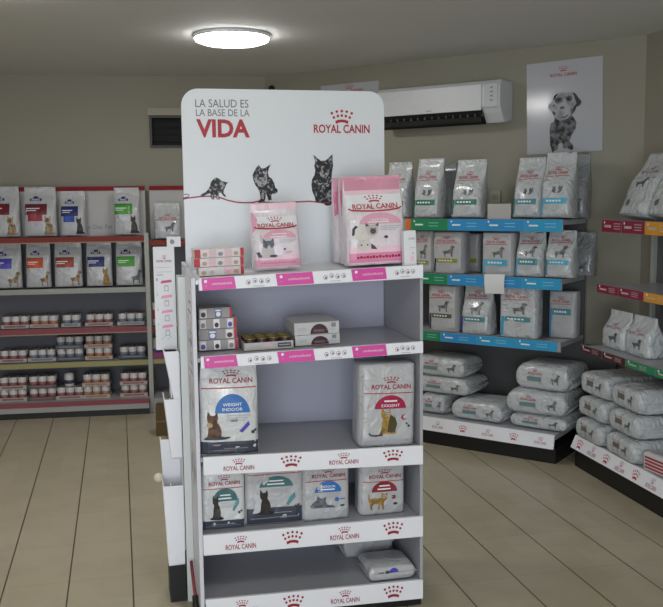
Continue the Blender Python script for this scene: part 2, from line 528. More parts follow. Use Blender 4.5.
def lying_bag(name, label, cat, group, m, L, Wd, H, mt, prints, seed, amp=0.006):
    prof, nz, n, front = pillow_funcs(L, Wd, H, seed, amp)
    mb = MB(); vs, fs = [], []; rows, cols = 26, 28
    for j in range(rows + 1):
        t = -1 + 2 * j / rows
        x = L / 2 * math.copysign(abs(t) ** 0.8, t)
        p = prof(x)
        for i in range(cols):
            a = 2 * math.pi * i / cols; c, s = math.cos(a), math.sin(a)
            yy = (Wd / 2 * (0.9 + 0.1 * p)) * math.copysign(abs(c) ** (2 / n), c)
            zz = H / 2 + H / 2 * p * math.copysign(abs(s) ** (2 / n), s)
            if yy < 0: yy = front(x, zz)
            zz += (nz(x, yy, 3) if s > 0 else 0) * 0.8
            zz = max(0.0, zz)
            vs.append((x, yy, zz))
    for j in range(rows):
        for i in range(cols): fs.append((j * cols + i, j * cols + (i + 1) % cols, (j + 1) * cols + (i + 1) % cols, (j + 1) * cols + i))
    fs.append(tuple(range(cols))[::-1]); fs.append(tuple(range(rows * cols, rows * cols + cols)))
    mb.add(vs, fs, mt, True)
    root = thing(name, label, cat, m, group)
    link('bag_body', mb.mesh('bag_body'), root)
    s = MB()
    for sx in (-1, 1):
        s = MB(); s.box(sx * L * .495 - .003, -Wd * .42, H * .44, sx * (L * .5 + .006) + .003, Wd * .42, H * .50, mt)
        obj('end_seal', s, root)
    for pname, fn in prints.items():
        P = Print(L, H); fn(P, L, H)
        link(pname, P.mesh(pname, front, cell=max(H / 5, .02)), root)
    return root

# ================================================================== the room
H = 2.38
U1 = Frame(on_z(80, 417.5), R(8))
U2 = Frame(on_z(490, 455), R(-35))
U3 = Frame(on_z(570, 466), R(-77.5))
D1, D2, D3 = 0.44, 0.56, 0.52          # depth of each run of shelving down to the wall behind it


def cross2(fa, da, fb, db):
    pa, pb = fa.o + fa.y * da, fb.o + fb.y * db
    den = fa.x.x * fb.x.y - fa.x.y * fb.x.x
    t = ((pb.x - pa.x) * fb.x.y - (pb.y - pa.y) * fb.x.x) / den
    return pa + fa.x * t


c12 = cross2(U1, D1, U2, D2)
c23 = cross2(U2, D2, U3, D3)
XL, YF = -3.4, -2.4
pl = U1.o + U1.y * D1
cL = pl + U1.x * ((XL - pl.x) / U1.x.x)
pr = U3.o + U3.y * D3
cR = pr + U3.x * ((YF - pr.y) / U3.x.y)
cF = Vector((XL, YF, 0))
ring = [cL, cF, cR, c23, c12]


def wall(name, a, b, pieces=None):
    """wall from a to b seen from inside with b to the right; pieces: (s0, s1, z0, z1) fractions in metres"""
    d = (b - a); L = d.length; ang = math.atan2(d.y, d.x)
    mb = MB()
    for (s0, s1, z0, z1) in (pieces or [(0, L, 0, H)]): mb.box(s0, 0, z0, s1, 0.12, z1, WALLM)
    return struct(name, mb, Matrix.Translation(a) @ Matrix.Rotation(ang, 4, 'Z')), L


# dark window niche in the back wall
fw = Frame(cL, U1.a)
wx0, wz1 = fw.loc(149, 115.5, 0)
_, wz0 = fw.loc(149, 148, 0)
wx1 = wx0 + 0.42
L1 = (c12 - cL).length
wall('wall_back', cL, c12, [(-.12, wx0, 0, H), (wx1, L1 + .12, 0, H), (wx0, wx1, 0, wz0), (wx0, wx1, wz1, H)])
wall('wall_angled', c12, c23)
wall('wall_right', c23, cR)
wall('wall_left', cF, cL)
LF = (cF - cR).length
wall('wall_front', cR, cF, [(0, 1.2, 0, H), (LF - .8, LF, 0, H), (1.2, LF - .8, 2.15, H)])
w = MB()
w.box(wx0, 0.07, wz0, wx1, 0.10, wz1, PANE)
wn = struct('window_1', w, fw.m)
f = MB()
t = 0.018
f.box(wx0, -.012, wz0, wx0 + t, .07, wz1, FRAMEM); f.box(wx1 - t, -.012, wz0, wx1, .07, wz1, FRAMEM)
f.box(wx0 + t, -.012, wz0, wx1 - t, .07, wz0 + t, FRAMEM); f.box(wx0 + t, -.012, wz1 - t, wx1 - t, .07, wz1, FRAMEM)
for k in range(4): f.box(wx0 + t, .03, wz0 + .05 + k * .05, wx1 - t, .04, wz0 + .054 + k * .05, PANE)
obj('window_frame', f, wn)
s = MB(); s.box(wx0 - .01, -.03, wz1, wx1, -.0005, wz1 + .05, mat('cream_window_ledge', '#aaa592', 0.6)); obj('window_ledge', s, wn)

fl = MB()
big = [Vector((XL - .1, YF - .1, 0)), Vector((cR.x + .1, YF - .1, 0)), Vector((max(c23.x, cR.x) + .15, c23.y, 0)), c12 + Vector((.05, .25, 0)), Vector((XL - .1, cL.y + .15, 0))]
n = len(big)
fl.add([(p.x, p.y, z) for z in (-.06, 0) for p in big], [tuple(range(n))[::-1], tuple(range(n, 2 * n))] + [(i, (i + 1) % n, n + (i + 1) % n, n + i) for i in range(n)],
       floor_mat(R(13.2), on_z(130, 509).x, on_z(130, 509).y, 0.245, 0.40))
struct('floor', fl)
ce = MB()
ce.add([(p.x, p.y, z) for z in (H, H + .08) for p in big], [tuple(range(n))[::-1], tuple(range(n, 2 * n))] + [(i, (i + 1) % n, n + (i + 1) % n, n + i) for i in range(n)], CEILM)
struct('ceiling', ce)


def lamp(x, y, label):
    t = thing('ceiling_light', label, 'ceiling light', Matrix.Translation((x, y, H)), 'round ceiling lights')
    b = MB(); b.lathe([(.0, -.001), (.205, -.001), (.212, -.008), (.204, -.02), (.0, -.02)], WHITE, 40); obj('lamp_base', b, t)
    d = MB(); d.lathe([(.200, -.0205), (.196, -.034), (.16, -.046), (.09, -.052), (.0, -.054)], LAMP, 40); obj('lamp_shade', d, t)


lp = on_z(232, 34.5, H)
lamp(lp.x, lp.y, 'round white flush ceiling light, lit, the one in view above the display header')
OFF = 'round white flush ceiling light, lit, '
lamp(-1.5, 3.75, OFF + 'left of the red and white display near the viewer')
lamp(0.35, 1.35, OFF + 'above the viewer in front of the display')
lamp(-1.9, 0.4, OFF + 'over the left side of the entrance')

# ceiling fixture near the corner above the header
cx_, cz_ = fw.loc(272.5, 88, 0)
c = MB(); c.lathe([(.0, 0), (.022, 0), (.022, .012), (.016, .028), (.0, .034)], BLACK, 16)
cx_, cz_ = U2.loc(272.5, 88.5, D2)
hk1 = U1.loc(272.5, 88.5, D1)
on2 = U2.at(cx_, D2, cz_).translation.y < U1.at(hk1[0], D1, hk1[1]).translation.y
m_ = (U2.at(cx_, D2, cz_) if on2 else U1.at(hk1[0], D1, hk1[1])) @ Matrix.Rotation(R(90), 4, 'X')
tag(obj('wall_hook', c, None, m_), 'small black round hook on the wall just above the display header', 'hook')

# ================================================================== air conditioner, posters, socket on the angled wall
a0, az0 = U2.loc(383, 126, D2 - .11); a1, az1 = U2.loc(506, 80, D2 - .11)
az0 = U2.loc(506, 122.5, D2 - .11)[1]
aw, ah = a1 - a0, az1 - az0
ac = thing('air_conditioner', 'long white split air conditioner mounted high on the olive wall', 'air conditioner', U2.at(a0, D2, az0))
b = MB()
prof = [(-.005, 0.02), (-.12, 0.0), (-.165, .055), (-.195, .10), (-.195, ah - .03), (-.17, ah), (-.005, ah)]
nv = len(prof)
for x in ((0.0, aw),):
    vs = [(x[0], p[0], p[1]) for p in prof] + [(x[1], p[0], p[1]) for p in prof]
    b.add(vs, [tuple(range(nv)), tuple(range(2 * nv - 1, nv - 1, -1))] + [(i, nv + i, nv + (i + 1) % nv, (i + 1) % nv) for i in range(nv)], ACW)
obj('housing', b, ac, bevel=.008)
b = MB(); b.box(.012, -.2025, .075, aw * .865, -.197, ah - .022, ACW); obj('front_panel', b, ac, bevel=.006)
b = MB(); b.box(aw * .885, -.2015, .03 + .06, aw - .012, -.1965, ah - .022, mat('conditioner_side_panel', '#c4c6c9', .35)); sp_ = obj('control_panel', b, ac, bevel=.003)
for k in range(4):
    b = MB(); b.box(aw * .94 - .008, -.2035, ah * .5 + k * .025, aw * .94 + .008, -.201, ah * .5 + .008 + k * .025, GREYTXT); obj('control_mark', b, sp_)
q = [(-.195, .088), (-.1975, .088), (-.1725, .046), (-.1300, -.0045), (-.125, -.004), (-.165, .055)]
b = MB(); nq = len(q)
b.add([(.02, p[0], p[1]) for p in q] + [(aw * .865, p[0], p[1]) for p in q], [tuple(range(nq)), tuple(range(2 * nq - 1, nq - 1, -1))] + [(i, nq + i, nq + (i + 1) % nq, (i + 1) % nq) for i in range(nq)], ACD)
obj('air_outlet', b, ac)
b = MB(); b.add([(.03, -.181, .040), (aw * .85, -.181, .040), (aw * .85, -.164, .012), (.03, -.164, .012), (.03, -.1855, .037), (aw * .85, -.1855, .037), (aw * .85, -.168, .008), (.03, -.168, .008)],
      [(0, 1, 2, 3), (7, 6, 5, 4), (0, 4, 5, 1), (2, 6, 7, 3), (1, 5, 6, 2), (0, 3, 7, 4)], mat('conditioner_louvre', '#2a2b2c', .5)); obj('louvre', b, ac)
for k in range(15):
    x = .05 + k * (aw * .80 / 14); b = MB(); b.box(x, -.184, .040, x + .012, -.176, .056, mat('conditioner_vane', '#2f3031', .5)); obj('vane', b, ac)
P = Print(); P.text('GREE', aw * .45, ah * .36, .04, .011, GREYTXT)
link('maker_mark', P.mesh('maker_mark', lambda x, z: -.2026), ac)


def px_print(fr, ly, ox, oz):
    """a print whose points are given as picture points on the plane ly of a frame, stored relative to (ox, oz)"""
    def c(px, py):
        a = fr.loc(px, py, ly); return (a[0] - ox, a[1] - oz)
    return c


# dog poster
p0 = U2.loc(527.5, 155, D2); p1 = U2.loc(605, 57, D2)
pw, phh = p1[0] - p0[0], p1[1] - p0[1]
po = thing('wall_poster', 'large white poster of a spotted dog on the wall right of the air conditioner', 'poster', U2.at(p0[0], D2 - .0005, p0[1], 0, R(-1.2)))
b = MB(); b.box(0, -.004, 0, pw, 0, phh, POST); obj('poster_sheet', b, po)
# outline points from a unit box of the poster (x to the right, y up)
def PP(x, y): return ((x - 65) / 430.0, 1 - (y - 40) / 545.0)
dogP = Print(pw, phh)
body = [PP(*q) for q in [(215, 585), (200, 530), (198, 440), (205, 405), (225, 395), (228, 370), (245, 385), (260, 395), (285, 370), (305, 380), (320, 360), (338, 385), (352, 410), (345, 450), (325, 480), (312, 520), (330, 540), (335, 565), (320, 572), (300, 560), (278, 560), (270, 525), (250, 530), (245, 562), (222, 572)]]
dogP.poly(body, DOGSP)
head = [PP(*q) for q in [(222, 360), (205, 330), (188, 315), (195, 290), (215, 275), (222, 245), (240, 230), (290, 226), (330, 232), (345, 255), (350, 300), (340, 340), (325, 365), (300, 385), (260, 392), (238, 380)]]
dogP.poly(head, mat('pale_dog_face_print', '#b4b4ba', .4, var=(26, '#8e8e94')), 1)
dogP.poly([PP(*q) for q in [(242, 232), (225, 245), (218, 270), (228, 262), (245, 238)]], BLACKP, 2)
dogP.poly([PP(*q) for q in [(330, 232), (345, 240), (365, 270), (380, 292), (372, 312), (352, 320), (342, 345), (330, 350), (335, 320), (352, 300), (340, 262)]], mat('dark_ear_print', '#3a393c', .4), 2)
DGP = mat('dark_patch_print', '#4b4a4e', .4, var=(60, '#6d6c70'))
dogP.poly([PP(*q) for q in [(228, 262), (250, 250), (272, 262), (268, 284), (244, 292), (230, 280)]], DGP, 2); dogP.poly([PP(*q) for q in [(288, 258), (318, 250), (332, 266), (322, 286), (298, 282)]], DGP, 2)
dogP.ell(*PP(252, 272), .016, .013, BLACKP, 3); dogP.ell(*PP(306, 268), .018, .013, BLACKP, 3)
dogP.poly([PP(*q) for q in [(215, 330), (235, 345), (228, 365), (216, 350)]], DGP, 2); dogP.poly([PP(*q) for q in [(318, 330), (345, 322), (338, 352), (322, 366)]], DGP, 2)
dogP.poly([PP(*q) for q in [(230, 300), (222, 290), (216, 305), (232, 312)]], GREYC, 2)
dogP.ell(*PP(270, 318), .03, .014, mat('nose_print', '#5a5558', .4), 2)
dogP.strip([PP(262, 372), PP(285, 378), PP(305, 362)], .008, GREYC, 2)
link('dog_picture', dogP.mesh('dog_picture', lambda x, z: -.0042), po)
P = Print(pw, phh); P.crown(PP(278, 90)[0], PP(278, 90)[1], .125, .055, RED); P.text('ROYAL CANIN', *PP(278, 124), .345, .036, RED, 1, .01)
link('brand_lettering', P.mesh('brand_lettering', lambda x, z: -.0042), po)
b = MB(); b.lathe([(0, 0), (.012, 0), (.012, .003), (0, .004)], CARD, 12)
# poster partly behind the header
p0 = U2.loc(322, 150, D2); p1 = U2.loc(379, 80.5, D2)
pw, phh = p1[0] - p0[0], p1[1] - p0[1]
po = thing('wall_poster', 'white poster left of the air conditioner, mostly hidden behind the display header', 'poster', U2.at(p0[0], D2 - .0005, p0[1]))
b = MB(); b.box(0, -.004, 0, pw, 0, phh, POST); obj('poster_sheet', b, po)
P = Print(pw, phh); P.crown(.5, .945, .17, .06, RED); P.text('ROYAL CANIN', .5, .885, .46, .045, RED, 1, .01)
P.dome(.5, .2, .2, .3, DOGSP)
link('brand_lettering', P.mesh('brand_lettering', lambda x, z: -.0042), po)
q0 = U2.loc(491, 203, D2); q1 = U2.loc(501, 191, D2)
so = MB(); so.box(0, -.012, 0, q1[0] - q0[0], -.0005, q1[1] - q0[1], mat('ivory_socket_plate', '#a8a490', .5)); so.box(.012, -.0135, .02, q1[0] - q0[0] - .012, -.0125, q1[1] - q0[1] - .02, mat('ivory_socket_insert', '#949080', .5))
tag(obj('socket_plate', so, None, U2.at(q0[0], D2, q0[1])), 'small beige socket plate on the wall above the white card', 'socket')

# ================================================================== left gondola run (back wall)
def z1(px, py, ly=.1): return U1.loc(px, py, ly)[1]


RL = .1                                  # depth of the upper rails behind the plinth front
gx1 = U1.loc(147.5, 330, RL)[0]          # right end of the long unit
gx0 = gx1 - 1.62
rows1 = [('header', z1(100, 186)), ('red', z1(95, 236.5)), ('pale', z1(110, 287.5)), ('pink', z1(110, 327)), ('yellow', z1(90, 361.5))]
zb1 = U1.loc(80, 402, 0)[1]
g = thing('shelving_unit', 'long wall shelving with red-topped header holding pet food bags and cans, back left', 'shelving', U1.at(gx0, 0, 0))
GW = gx1 - gx0
b = MB(); b.box(0, D1 - .05, .1, GW, D1 - .03, rows1[1][1] + .0, GBACK); obj('back_panel', b, g)
RPINK = mat('pink_shelf_rail', '#8f4a55', .7); RRED = mat('red_shelf_rail', '#843029', .7); RYEL = mat('yellow_shelf_rail', '#99935c', .4); RPALE = mat('pale_shelf_rail', '#9b9b95', .4)
BEIGE = mat('beige_rail_edge', '#a08a72', .5)


def gondola_shelf(root, W, zt, rail, dep0, dep1, under=G1, edge=None):
    b = MB(); b.box(0.0, dep0, zt - .03, W, dep1, zt - .006, under); sh = obj('shelf', b, root)
    b = MB(); b.box(0.0, dep0 - .012, zt - .035, W, dep0 - .001, zt, rail)
    if edge: b.box(0, dep0 - .013, zt - .042, W, dep0 - .001, zt - .0351, edge)
    obj('price_rail', b, sh)
    return sh


for nm, z in rows1[1:]:
    gondola_shelf(g, GW, z, {'red': RRED, 'pale': RPALE, 'pink': RPINK, 'yellow': RYEL}[nm], RL, D1 - .051, edge=BEIGE if nm in ('red', 'pink') else None)
b = MB(); b.box(0, 0.012, zb1 - .02, GW, D1 - .051, zb1, G1); bs = obj('base_shelf', b, g)
b = MB(); b.box(0, 0, zb1 - .028, GW, .011, zb1 + .004, RPINK); obj('price_rail', b, bs)
b = MB(); b.box(0, 0.002, .045, GW, .02, zb1 - .029, mat('pale_kick_plate', '#a3a19e', .45)); obj('kick_plate', b, g)
b = MB(); b.box(0, 0.02, 0, GW, D1 - .06, .044, BLACK); obj('plinth', b, g)
hz = rows1[0][1]; hb = rows1[1][1] - .005
b = MB(); b.box(0, D1 - .1, hb, GW, D1 - .082, hz - .03, HEADG); hd = obj('header_panel', b, g)
b = MB(); b.box(0, D1 - .112, hz - .029, GW, D1 - .08, hz, REDST); obj('header_stripe', b, hd)
c0 = U1.loc(88, 227, D1 - .1); c1 = U1.loc(112.5, 227, D1 - .1)
P = Print(); P.text('n Diet Pet', (c0[0] + c1[0]) / 2 - gx0, c0[1], c1[0] - c0[0], .032, GREYTXT, 1, .005)
P.rect(c0[0] - gx0 - .03, c0[1] - .045, c1[0] - gx0 + .02, c0[1] - .042, LGREY)
link('header_lettering', P.mesh('header_lettering', lambda x, z: D1 - .1), hd)
b = MB(); b.box(GW, .075, .0, GW + .03, .105, rows1[1][1] + .02, UPR); b.box(GW + .002, .105, .0, GW + .028, D1 - .03, .02, UPR); obj('upright', b, g)

# the narrower unit beside it, running on behind the display
h0 = U1.loc(151.8, 330, RL)[0]
HW = 0.46
g2 = thing('shelving_unit', 'red-striped shelving unit half hidden behind the white instruction sheet', 'shelving', U1.at(h0 + .002, 0, 0))
b = MB(); b.box(0, D1 - .05, .1, HW, D1 - .03, rows1[1][1] - .05, GBACK); obj('back_panel', b, g2)
ztop2 = z1(165, 240)
for z, r in ((ztop2, RRED), (z1(155, 327), RRED), (z1(157, 358.5), RYEL)): gondola_shelf(g2, HW, z, r, RL, D1 - .051)
b = MB(); b.box(0, 0.012, zb1 - .02, HW, D1 - .051, zb1, G1); bs = obj('base_shelf', b, g2)
b = MB(); b.box(0, 0, zb1 - .028, HW, .011, zb1 + .004, RPALE); obj('price_rail', b, bs)
b = MB(); b.box(0, 0.002, 0, HW, .02, zb1 - .029, G1); obj('kick_plate', b, g2)
b = MB(); b.box(0, D1 - .1, ztop2, HW, D1 - .082, hz - .03, HEADG); hd = obj('header_panel', b, g2)
b = MB(); b.box(0, D1 - .112, hz - .029, HW, D1 - .08, hz, REDST); obj('header_stripe', b, hd)
b = MB(); b.box(HW, .075, 0, HW + .03, .105, ztop2, UPR); obj('upright', b, g2)
b = MB(); m0 = U1.loc(152, 355, .09)[0] - h0; b.box(.002, RL - .016, z1(157, 358.5), .3, RL - .0122, z1(157, 352), mat('magenta_shelf_card', '#7c1458', .4)); obj('price_card', b, g2)

# ---- bags of the long unit
def vet_bag(band, dog, dogshape=DOG_STAND, band2=None):
    def fn(P, w, h):
        P.rect(-.30, .715, .06, .765, NAVY); P.ell(-.12, .785, .08, .028, NAVY)
        P.text("Hill's", -.12, .742, .24, .04, PWHITE, 2, .02)
        P.rect(-.45, .43, .22, .64, band); P.rect(-.45, .64, .22, .655, CHAR)
        P.rect(-.40, .55, .0, .57, PWHITE, 1); P.rect(-.40, .51, -.1, .525, PWHITE, 1)
        if band2: P.rect(-.36, .30, .08, .43, band2)
        P.lines(-.4, .27, -.02, 4, .045, LGREY)
        P.shape(dogshape, .08, .03, .47, .36 if dogshape is DOG_STAND else .42, dog, 2)
    return {'front_print': fn}


GB = 'pet food bags on the back left shelving'
zr1, zr2 = rows1[1][1] + .001, rows1[2][1] + .001
UB = lambda *a, **k: upright_bag('pet_food_bag', a[0], 'pet food bag', a[1], *a[2:], **k)
specs = [(-14, 20, 187, zr1, vet_bag(WINE, TAN, CAT_SIT), 'white bag with dark red panel at the far left end of the upper row'),
         (24, 57, 187.5, zr1, vet_bag(WINE, TAN, CAT_SIT, DKRED), 'white bag with two dark red panels and tabby cat, upper row of the red-edged shelf'),
         (60.5, 86, 191.5, zr1, vet_bag(NAVY, BLACKP, CAT_SIT, HBLUE), 'white bag with navy panel and black animal, upper row beside the bare header panel'),
         (114, 140.5, 188, zr1, vet_bag(GREEN, mat('mixed_dog_print', '#4c3f3a', .5, var=(40, '#151515')), CAT_SIT), 'white bag with bright green panel at the right end of the red-edged shelf'),
         (-12, 22, 244, zr2, vet_bag(VIOLET, TAN), 'white bag with violet panel at the left end of the second row'),
         (26, 51, 243, zr2, vet_bag(ORANGE, TAN), 'white bag with plain orange panel, second row, left of the rust-red one'),
         (54.5, 82.5, 242.5, zr2, vet_bag(mat('rust_print', '#9a3d2c', .4), TAN), 'white bag with rust-red panel, second row, left of the blue one'),
         (86.5, 112.5, 242, zr2, vet_bag(NAVY, GOLDC, CAT_SIT), 'white bag with navy panel and golden cat, second row below the bare header panel'),
         (116, 143, 242, zr2, vet_bag(GREEN, GREYC), 'white bag with green panel and grey dog at the right end of the second row')]
for i, (x0, x1, yt, zb, pr_, lab) in enumerate(specs):
    UB(lab, GB, U1, x0, x1, yt, zb, .17 if zb == zr1 else .16, .10, 'gusset', BAGG, pr_, 100 + i, R(-3))

b_ = UB('white and red pet food bag below the red stripe, behind the instruction sheet', None, U1, 154, 181, 203.5, ztop2 + .001, .15, .12, 'gusset', BAGS,
        {'front_print': lambda P, w, h: (P.brand(.02, .62, .62, .15, RED), P.strip([(-.42, .52), (.42, .52)], .004, RED), P.shape(DOG_STAND, -.1, .2, .3, .44, GREYC, 1), P.rect(-.42, .1, .1, .2, LGREY))}, 131, R(-3))
RPACK = {'front_print': lambda P, w, h: (P.rect(-.46, .3, .46, .7, BOXR), P.rect(-.3, .45, .3, .55, PWHITE, 1))}
UB('red and white packet on the shelf between upright post and instruction sheet', None, U1, 152.8, 166, 303, z1(155, 327) + .001, .15, .1, 'block', BAGG, RPACK, 140)
UB('white packet with purple mark above the yellow shelf edge by the post', None, U1, 153, 165, 338, z1(157, 358.5) + .001, .15, .1, 'block', BAGG,
   {'front_print': lambda P, w, h: P.rect(-.46, .2, .46, .45, mat('purple_print', '#5d3a7a', .4))}, 141)

# ---- cans
def can_mesh(pm):
    b = MB(); b.lathe([(.0, 0), (.028, 0), (.029, .003), (.029, .076), (.028, .079)], CANW, 18)
    b.lathe([(.0292, .014), (.0296, .014), (.0296, .044), (.0292, .044)], pm, 18)
    b.lathe([(.0285, .0785), (.0285, .082), (.026, .082), (.025, .0795), (.0, .0795)], CANL, 18)
    return b.mesh('food_can')


CANM = [can_mesh(CANP), can_mesh(CANR), can_mesh(CANB)]


def tray_mesh(Wd, Dd, tm):
    b = MB(); b.box(-Wd / 2, -Dd / 2, 0, Wd / 2, Dd / 2, .003, tm)
    b.box(-Wd / 2, -Dd / 2, .0031, Wd / 2, -Dd / 2 + .003, .026, tm); b.box(-Wd / 2, Dd / 2 - .003, .0031, Wd / 2, Dd / 2, .026, tm)
    b.box(-Wd / 2, -Dd / 2 + .0031, .0031, -Wd / 2 + .003, Dd / 2 - .0031, .026, tm); b.box(Wd / 2 - .003, -Dd / 2 + .0031, .0031, Wd / 2, Dd / 2 - .0031, .026, tm)
    return b


def can_tray(x0, x1, z, tag_, kind, dark=False, ly=.16, deep=2, cans=True):
    la, lb = U1.loc2(x0, z, ly), U1.loc2(x1, z, ly)
    n = max(2, round((lb - la) / .0615)); Wd = n * .0605 + .008; Dd = deep * .0605 + .008
    cx = (la + lb) / 2
    tr = tray_mesh(Wd, Dd, TRAYD if dark else TRAYM)
    P = MB()
    o = obj('cardboard_tray', tr, None, U1.at(cx, ly + Dd / 2, z))
    tag(o, 'tray of cans, ' + tag_, 'tray', 'trays of cans on the back left shelving')
    q = Print(); q.rect(-Wd * .38, .008, Wd * .38, .02, [CANP, CANR, CANB][kind]); link('tray_print', q.mesh('tray_print', lambda x, z_: -Dd / 2), o)
    if cans:
        for i in range(n):
            for j in range(deep):
                c = link('food_can', CANM[kind], None, U1.at(cx - Wd / 2 + .004 + .03025 + i * .0605, ly + .004 + .03025 + j * .0605, z + .0031, 0, 0, rnd.random() * 6))
                tag(c, 'white can, ' + tag_, 'can', 'cans: ' + tag_)
    return z + .0031 + .0822


zp, zy, zbb = rows1[3][1] + .0005, rows1[4][1] + .0005, zb1 + .0005
n_ = 'pink-edged shelf'
for (x0, x1, kd, s_) in [(2, 28, 1, 'leftmost'), (32, 56, 0, 'second from left'), (60, 82, 2, 'middle'), (86, 112, 1, 'second from right'), (118, 144, 2, 'rightmost')]:
    can_tray(x0, x1, zp, s_ + ' on the ' + n_, kd)
n_ = 'yellow-edged shelf'
for (x0, x1, kd, dk, two, s_) in [(0, 26, 1, 0, 0, 'far left end'), (30, 54, 2, 0, 0, 'left end'), (57, 83, 2, 1, 1, 'blue-banded stack'), (85.5, 112, 0, 0, 1, 'orange-banded stack'), (119.5, 145.5, 2, 1, 0, 'right end')]:
    z = can_tray(x0, x1, zy, s_ + (', lower tray' if two else '') + ' on the ' + n_, kd, dk)
    if two: can_tray(x0, x1 - 1, z, s_ + ', upper tray on the ' + n_, kd, dk)
n_ = 'lowest shelf'
for (x0, x1, kd, dk, two, s_) in [(-28, -4, 1, 0, 0, 'far left end'), (0, 26, 1, 0, 1, 'left end'), (29, 56, 1, 1, 1, 'dark-topped stack'), (58, 82, 1, 0, 0, 'single tray under a tall jar'), (84, 109, 0, 0, 1, 'orange-banded stack'), (121, 147, 1, 0, 1, 'right end stack')]:
    z = can_tray(x0, x1, zbb, s_ + (', lower tray' if two else '') + ' of the ' + n_, kd, dk, ly=.1)
    if two: can_tray(x0, x1 - 1, z, s_ + ', upper tray of the ' + n_, kd, dk, ly=.1)
    if 'tall' in s_:
        c = MB(); c.lathe([(.0, 0), (.031, 0), (.033, .004), (.033, .075), (.029, .09), (.012, .094), (0, .094)], CANW, 18); c.lathe([(.0334, .02), (.0338, .02), (.0338, .045), (.0334, .045)], CHAR, 18)
        tag(obj('food_jar', c, None, U1.at(U1.loc2(69, z, .13), .16, z)), 'single tall white jar standing on a tray of cans, lowest shelf', 'jar')

b = MB(); b.box(-.05, -.06, 0, .05, .06, .19, KRAFT); b.box(-.05, -.061, .09, .05, -.0601, .1, mat('kraft_tape', '#77623f', .5))
q_ = on_z(163, 436)
tag(obj('cardboard_box', b, None, Matrix.Translation((q_.x, q_.y + .06, 0)) @ Matrix.Rotation(R(8), 4, 'Z'), bevel=.002), 'small brown cardboard box on the floor behind the white side rack', 'box')
# ================================================================== the central display
D = Frame(on_z(206, 634), R(13.2))
DW = D.loc(420.6, 400, 0)[0]
DD = .47
LIPS = [((198.5, 278.3), (421, 264.6), (199.5, 290.8), (421, 278)),
        ((200.5, 356.6), (421, 341), (201.5, 368.5), (421, 352.8)),
        ((203, 457), (421, 445.3), (203, 475), (421, 464.2)),
        ((203, 535.3), (420.5, 516), (203, 555.5), (420.5, 536.3)),
        ((205.5, 599.5), (420, 579.7), (205.5, 619), (420, 598.3))]
SH = []
for tl, tr, bl, br in LIPS: SH.append((D.loc(*tl, 0)[1], D.loc(*tr, 0)[1], D.loc(*bl, 0)[1], D.loc(*br, 0)[1]))


def shz(k, lx): return SH[k][0] + (SH[k][1] - SH[k][0]) * lx / DW - .008


def tlt(k): return -math.atan2(SH[k][1] - SH[k][0], DW)


dp = thing('display_stand', 'tall white promotional shelf stand with cat header board in the middle of the shop', 'display stand', D.m)
zt = (SH[0][0] + SH[0][1]) / 2
hx0, hz0 = D.loc(186.3, 270, DD - .02); hx1, hz1 = D.loc(384, 91.5, DD - .02)
# side panels, back panel
b = MB(); b.add([(-.014, .01, .07), (-.014, DD, .07), (-.014, DD, zt + .012), (-.014, .01, SH[0][0] + .0), (-.001, .01, .07), (-.001, DD, .07), (-.001, DD, zt + .012), (-.001, .01, SH[0][0] + .0)],
                [(0, 1, 2, 3), (7, 6, 5, 4), (0, 4, 5, 1), (1, 5, 6, 2), (2, 6, 7, 3), (3, 7, 4, 0)], mat('pale_lilac_side', '#d6d6de', .45)); spl = obj('side_panel', b, dp)
b = MB(); b.add([(DW + .001, .01, .07), (DW + .001, DD, .07), (DW + .001, DD, zt + .02), (DW + .001, .01, SH[0][1] + .003), (DW + .012, .01, .07), (DW + .012, DD, .07), (DW + .012, DD, zt + .02), (DW + .012, .01, SH[0][1] + .003)],
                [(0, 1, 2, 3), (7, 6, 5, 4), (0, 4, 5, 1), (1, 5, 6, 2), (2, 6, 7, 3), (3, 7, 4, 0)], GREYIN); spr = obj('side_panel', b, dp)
b = MB(); b.box(-.0005, DD - .012, .07, DW + .0005, DD, min(SH[0][0], SH[0][1]) - .02, LILAC); obj('back_panel', b, dp)
b = MB()
for k in range(14): b.box(DW - .0015, DD - .05, .25 + k * .09, DW + .0008, DD - .042, .275 + k * .09, BLACK)
sl = MB(); sl.box(DW - .0022, DD - .06, .08, DW + .0007, DD - .035, zt - .05, mat('slotted_rail', '#8b8b90', .4)); 
up = obj('slotted_rail', sl, spr)
# a narrow pale post at the back of the left panel and dark slots with paper strips on its outer face
PX = D.loc2(181.5, .8, .27)
b = MB(); b.box(PX, .27, .0, -.0148, .38, zt - .03, mat('pale_post', '#dcdfdd', .45)); pst = obj('back_post', b, dp)
b = MB()
def sq(y0, z0, y1, z1, m): b.add([(-.0147, y0, z0), (-.0147, y1, z0), (-.0147, y1, z1), (-.0147, y0, z1)], [(3, 2, 1, 0)], m)
for i in range(9): sq(.06, zt - .07 - i * .035, .10 + .05 * (i % 3), zt - .062 - i * .035, GREYTXT if i % 3 else PINK)
for z_ in (zt - .20, zt - .42, zt - .66): sq(.16, z_, .22, z_ + .05, PINK); sq(.05, z_ - .05, .13, z_ - .02, LGREY)
for z_ in (.95, .72, .50): sq(.10, z_, .13, z_ + .12, LGREY); sq(.19, z_ + .02, .21, z_ + .09, GREYTXT)
obj('side_print', b, spl)
b = MB(); zs0, zs1 = D.loc(190, 350, .2)[1], zt - .005
b.box(-.0146, .012, zs0, -.0143, .262, zs1, mat('lilac_white_paper', '#e2e2e8', .5)); obj('side_sheet', b, dp)
b = MB(); b.box(-.012, .03, 0, DW + .012, DD - .01, .069, BLACK); obj('plinth', b, dp)
b = MB(); b.box(DW + .0125, .16, 0, DW + .036, .36, .065, BLACK); obj('foot', b, dp, bevel=.006)
